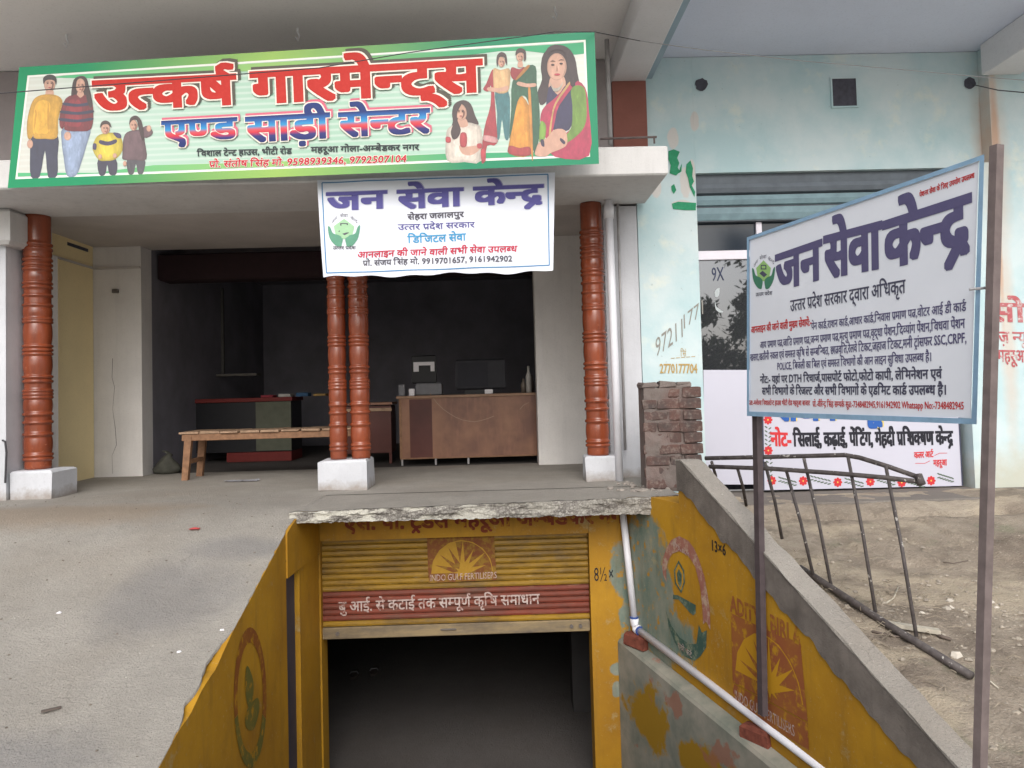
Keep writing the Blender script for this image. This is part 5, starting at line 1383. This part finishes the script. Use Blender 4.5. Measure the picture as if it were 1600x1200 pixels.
g = G().box(w0.x, w1.x, y+.27, y+.288, w0.z-.04, w0.z).box(w0.x, w0.x+.06, y+.27, y+.288, w1.z, w0.z-.0401).box(w1.x-.045, w1.x, y+.27, y+.288, w1.z, w0.z-.0401); g.out('paper', M['paper'], pr_)
a_ = aty(711, 562, 8.95); b_ = aty(790, 606, 8.95)
mn = root('computer_monitor', 'grey boxy computer monitor in the middle of the counter', 'monitor', ((a_.x+b_.x)/2, 9.0, ch_))
G().box(a_.x, b_.x, 8.95, 9.12, ch_+.05, a_.z, bev=.02).out('monitor_case', simple('dusty_grey_case', rgb(54, 54, 60), .6), mn)
G().box(a_.x+.03, b_.x-.2, 8.943, 8.949, ch_+.09, a_.z-.04).out('screen', simple('dull_screen', rgb(44, 44, 52), .6), mn)
G().box(a_.x+.1, b_.x-.2, 8.98, 9.1, ch_, ch_+.05).out('stand', M['blackplastic'], mn)
a_ = aty(757, 596, 8.7); G().box(a_.x, a_.x+.09, 8.68, 8.74, ch_, ch_+.05, bev=.006).one('tape_dispenser', M['paper'], 'small white gadget on the counter right of the monitor', 'gadget', (a_.x, 8.7, ch_))
a_ = aty(639, 604, 8.68); G().box(a_.x, a_.x+.06, 8.66, 8.74, ch_, ch_+.08, bev=.006).one('small_box', M['paper'], 'small pale box at the left front of the counter beside the printer', 'box', (a_.x, 8.7, ch_))
a_ = aty(626, 604, 8.72); G().box(a_.x-.02, a_.x+.045, 8.7, 8.8, ch_, ch_+.13, bev=.006).one('small_box', M['greyplastic'], 'upright grey box on the very left edge of the counter', 'box', (a_.x, 8.75, ch_))
for k, (px, h_, c_) in enumerate(((826, .3, (190, 186, 180)), (818, .16, (120, 110, 100)), (831, .2, (90, 80, 76)))):
    a_ = aty(px, 600, 8.72+.1*k); G().lathe(a_.x, 8.72+.1*k, [(.001, ch_), (.03, ch_), (.032, ch_+h_*.6), (.014, ch_+h_*.8), (.014, ch_+h_), (.001, ch_+h_)], 14).one('bottle', simple('bottle_plastic', rgb(*c_), .3), ('tall pale bottle at the right end of the counter', 'short brownish bottle left of the tall pale bottle', 'dark bottle behind the tall pale bottle')[k], 'bottle', (a_.x, 8.72+.1*k, ch_), smooth=True)
# red cabinet / stool between the columns and the counter
ct2 = root('side_cabinet', 'small red brown cabinet with a pale edge left of the counter', 'cabinet', (-1.3, 8.9, 0))
a_, b_ = aty(576, 640, 8.9), aty(612, 700, 8.9)
G().box(-1.85, b_.x, 8.9, 9.3, .12, .66, bev=.005).out('cabinet_body', M['counter_dark'], ct2)
G().box(-1.87, b_.x+.02, 8.87, 9.32, .67, .70, bev=.004).out('cabinet_top', M['counter'], ct2)
G().box(-1.86, b_.x+.01, 8.885, 8.9, .60, .635).out('trim', M['wood_top'], ct2)
for x in (b_.x-.03, -1.8): G().box(x, x+.03, 8.9, 8.93, 0, .12).out('leg', M['counter_dark'], ct2)
# display counter at the left
dc = root('display_counter', 'red edged display counter in the dark left half of the shop', 'counter', (-2.9, 9.9, 0))
a_, b_ = aty(291, 640, 9.7), aty(455, 640, 9.7)
G().box(a_.x, b_.x, 9.7, 10.2, .12, .74).out('counter_body', M['blackplastic'], dc)
G().box(a_.x-.02, b_.x+.02, 9.67, 10.22, .741, .79, bev=.004).out('counter_top', M['redtrim'], dc)
G().box(aty(400, 640, 9.7).x, b_.x, 9.685, 9.699, .13, .735).out('end_panel', M['greenpanel'], dc)
G().box(a_.x+.5, b_.x+.0, 9.68, 10.2, .0, .115).out('base', M['redtrim'], dc)
for k in range(5):
    x = a_.x+.9+k*.22; G().box(x, x+.15, 9.78, 9.95, .791, .82+.01*(k % 3), bev=.004).one('folded_cloth', simple('folded_garment', [rgb(150, 60, 70), rgb(180, 176, 170), rgb(60, 90, 120), rgb(160, 130, 80), rgb(120, 60, 100)][k], .9), ['red folded garment', 'pale folded garment', 'blue folded garment', 'tan folded garment', 'purple folded garment'][k]+' lying on the red edged display counter', 'garment', (x, 9.8, .791))
# wall shelf board and hanging bag in the gloom
sb = root('wall_shelf', 'grey wall shelf board above the display counter on the left', 'shelf', (-3.5, 10.6, 1.2))
a_, b_ = aty(318, 450, 10.6), aty(350, 585, 10.6)
G().box(a_.x-.3, b_.x, 10.6, 10.64, b_.z, a_.z).out('back_board', simple('shelf_grey', rgb(92, 90, 88), .8), sb)
G().box(a_.x-.3, b_.x+.5, 10.4, 10.599, b_.z-.03, b_.z).out('shelf_plank', simple('shelf_plank', rgb(110, 106, 100), .8), sb)
a_ = aty(309, 540, 10.3)
G().box(a_.x-.15, a_.x+.1, 10.3, 10.38, b_.z+.001, b_.z+.45, bev=.03).one('red_bag', simple('red_bag_cloth', rgb(110, 40, 46), .8), 'dark red bag standing on the wall shelf at the left', 'bag', (a_.x, 10.34, b_.z))
p = atz(252, 742, 0)
g = G().lathe(p.x, p.y+.15, [(.001, 0), (.11, .005), (.13, .05), (.12, .11), (.08, .16), (.03, .19), (.05, .22), (.001, .23)], 18)
g.v = [(a+.06*noise.noise((a*9, b*9, c*9)), b+.05*noise.noise((a*9, c*9, 2)), c*(1+.3*noise.noise((a*8, b*8, 5)))) for a, b, c in g.v]; g.one('cloth_sack', M['sack'], 'tied greenish sack on the floor at the left end of the bench', 'sack', (p.x, p.y+.15, 0), smooth=True)
# pair of sandals left inside the basement
for k, (px, py) in enumerate(((554, 1055), (585, 1050))):
    p = atz(px, py, -2.25); L = .13
    s_ = root('sandal', ('left sandal with a shiny strap inside the dark basement', 'right sandal with a shiny strap inside the dark basement')[k], 'sandal', tuple(p), 'pair of sandals in the basement')
    G().prism([(p.x+a*.05, p.y+b*L, -2.248) for a, b in ell(0, 0, 1, 1, 14)], [(p.x+a*.05, p.y+b*L, -2.225) for a, b in ell(0, 0, 1, 1, 14)]).out('sole', simple('sandal_sole', rgb(74, 66, 62), .8), s_)
    G().tube([(p.x-.045, p.y-.02, -2.228), (p.x-.03, p.y-.02, -2.205), (p.x+.03, p.y-.02, -2.203), (p.x+.045, p.y-.02, -2.228)], .007, 6).out('strap', M['greyplastic'], s_)

# ================================================================ overhead wires
def wire(pts, r, mat, lab, name='overhead_wire'):
    P = [aty(x, y, d) for x, y, d in pts]; g = G(); Q = []
    for i in range(len(P)-1):
        for k in range(8): Q.append(P[i].lerp(P[i+1], k/8))
    Q.append(P[-1]); g.tube(Q, r, 5).one(name, mat, lab, 'cable', tuple(P[0]))
wire([(-40, 149, 4.6), (0, 146, 4.7), (150, 134, 4.8), (500, 106, 5.0), (640, 82, 5.1), (840, 54, 5.2), (866, 50, 5.25), (930, 50, 5.4), (1000, 64, 5.7)], .0035, M['wire'], 'thin dark cable crossing in front of the green sign')
wire([(1000, 64, 5.7), (1100, 78, 5.8), (1250, 95, 5.9), (1400, 108, 6.0), (1530, 120, 6.1), (1660, 130, 6.2)], .0035, M['wire2'], 'thin pale wire continuing right below the teal building ceiling')
wire([(1520, 132, 6.68), (1560, 141, 6.3), (1660, 150, 5.8)], .0045, M['wire'], 'dark cable coming out of the round hole in the teal wall')
p = aty(4, 688, 6.5); G().tube([p, p+Vector((.04, -.03, -.01)), p+Vector((.05, -.03, -.1)), p+Vector((.04, -.03, -.35))], .008, 6).one('hanging_cord', M['wire'], 'short dark cord hanging on the white pier at the left edge', 'cord', tuple(p))

# ================================================================ tree and bushes across the road, seen in the tinted window
random.seed(31)
leafm = simple('leaf_green', rgb(84, 100, 62), .7, .6, 3)
def foliage(cx, cy, cz, rx, ry, rz, n, s_=.11, nb=9):
    g = G(); cl = [(cx+random.gauss(0, .45)*rx, cy+random.gauss(0, .45)*ry, cz+random.gauss(0, .45)*rz, random.uniform(.25, .5)) for _ in range(nb*3)]
    for i in range(n):
        c = random.choice(cl); x = c[0]+random.gauss(0, c[3]*.5)*rx*.6; y = c[1]+random.gauss(0, c[3]*.5)*ry*.6; z = c[2]+random.gauss(0, c[3]*.5)*rz*.6
        a = Vector((random.gauss(0, 1), random.gauss(0, 1), random.gauss(0, 1))).normalized(); b = a.cross(Vector((random.random(), random.random(), 1))).normalized(); k = s_*random.uniform(.6, 1.3)
        g.add([(x-a.x*k, y-a.y*k, z-a.z*k), (x+b.x*k*.4, y+b.y*k*.4, z+b.z*k*.4), (x+a.x*k, y+a.y*k, z+a.z*k), (x-b.x*k*.4, y-b.y*k*.4, z-b.z*k*.4)], [(0, 1, 2, 3)])
    return g
tr = root('roadside_tree', 'green leafy tree across the road, seen only as the reflection in the tinted window', 'tree', (10.2, -10, gz))
foliage(9.0, -10, 2.9, 2.1, 1.6, 2.0, 9000, .15).out('crown', leafm, tr)
g = G().tube([(10.2, -10, gz), (10.15, -10, 1.2), (9.9, -10, 2.4)], .16, 8, .09)
for k in range(5): g.tube([(9.98, -10, 2.2), (9.6+random.uniform(-1, 1), -10+random.uniform(-.8, .8), 3.6)], .06, 6, .02)
g.out('trunk', simple('tree_bark', rgb(96, 84, 72), .9, bump=.4), tr)
bu = root('roadside_bush', 'low dark hedge across the road, seen only in the tinted window reflection', 'bush', (7.2, -10.4, gz))
foliage(7.2, -10.4, .9, 2.6, .8, 1.3, 7000, .12).out('foliage', leafm, bu)
for o in (M,): pass
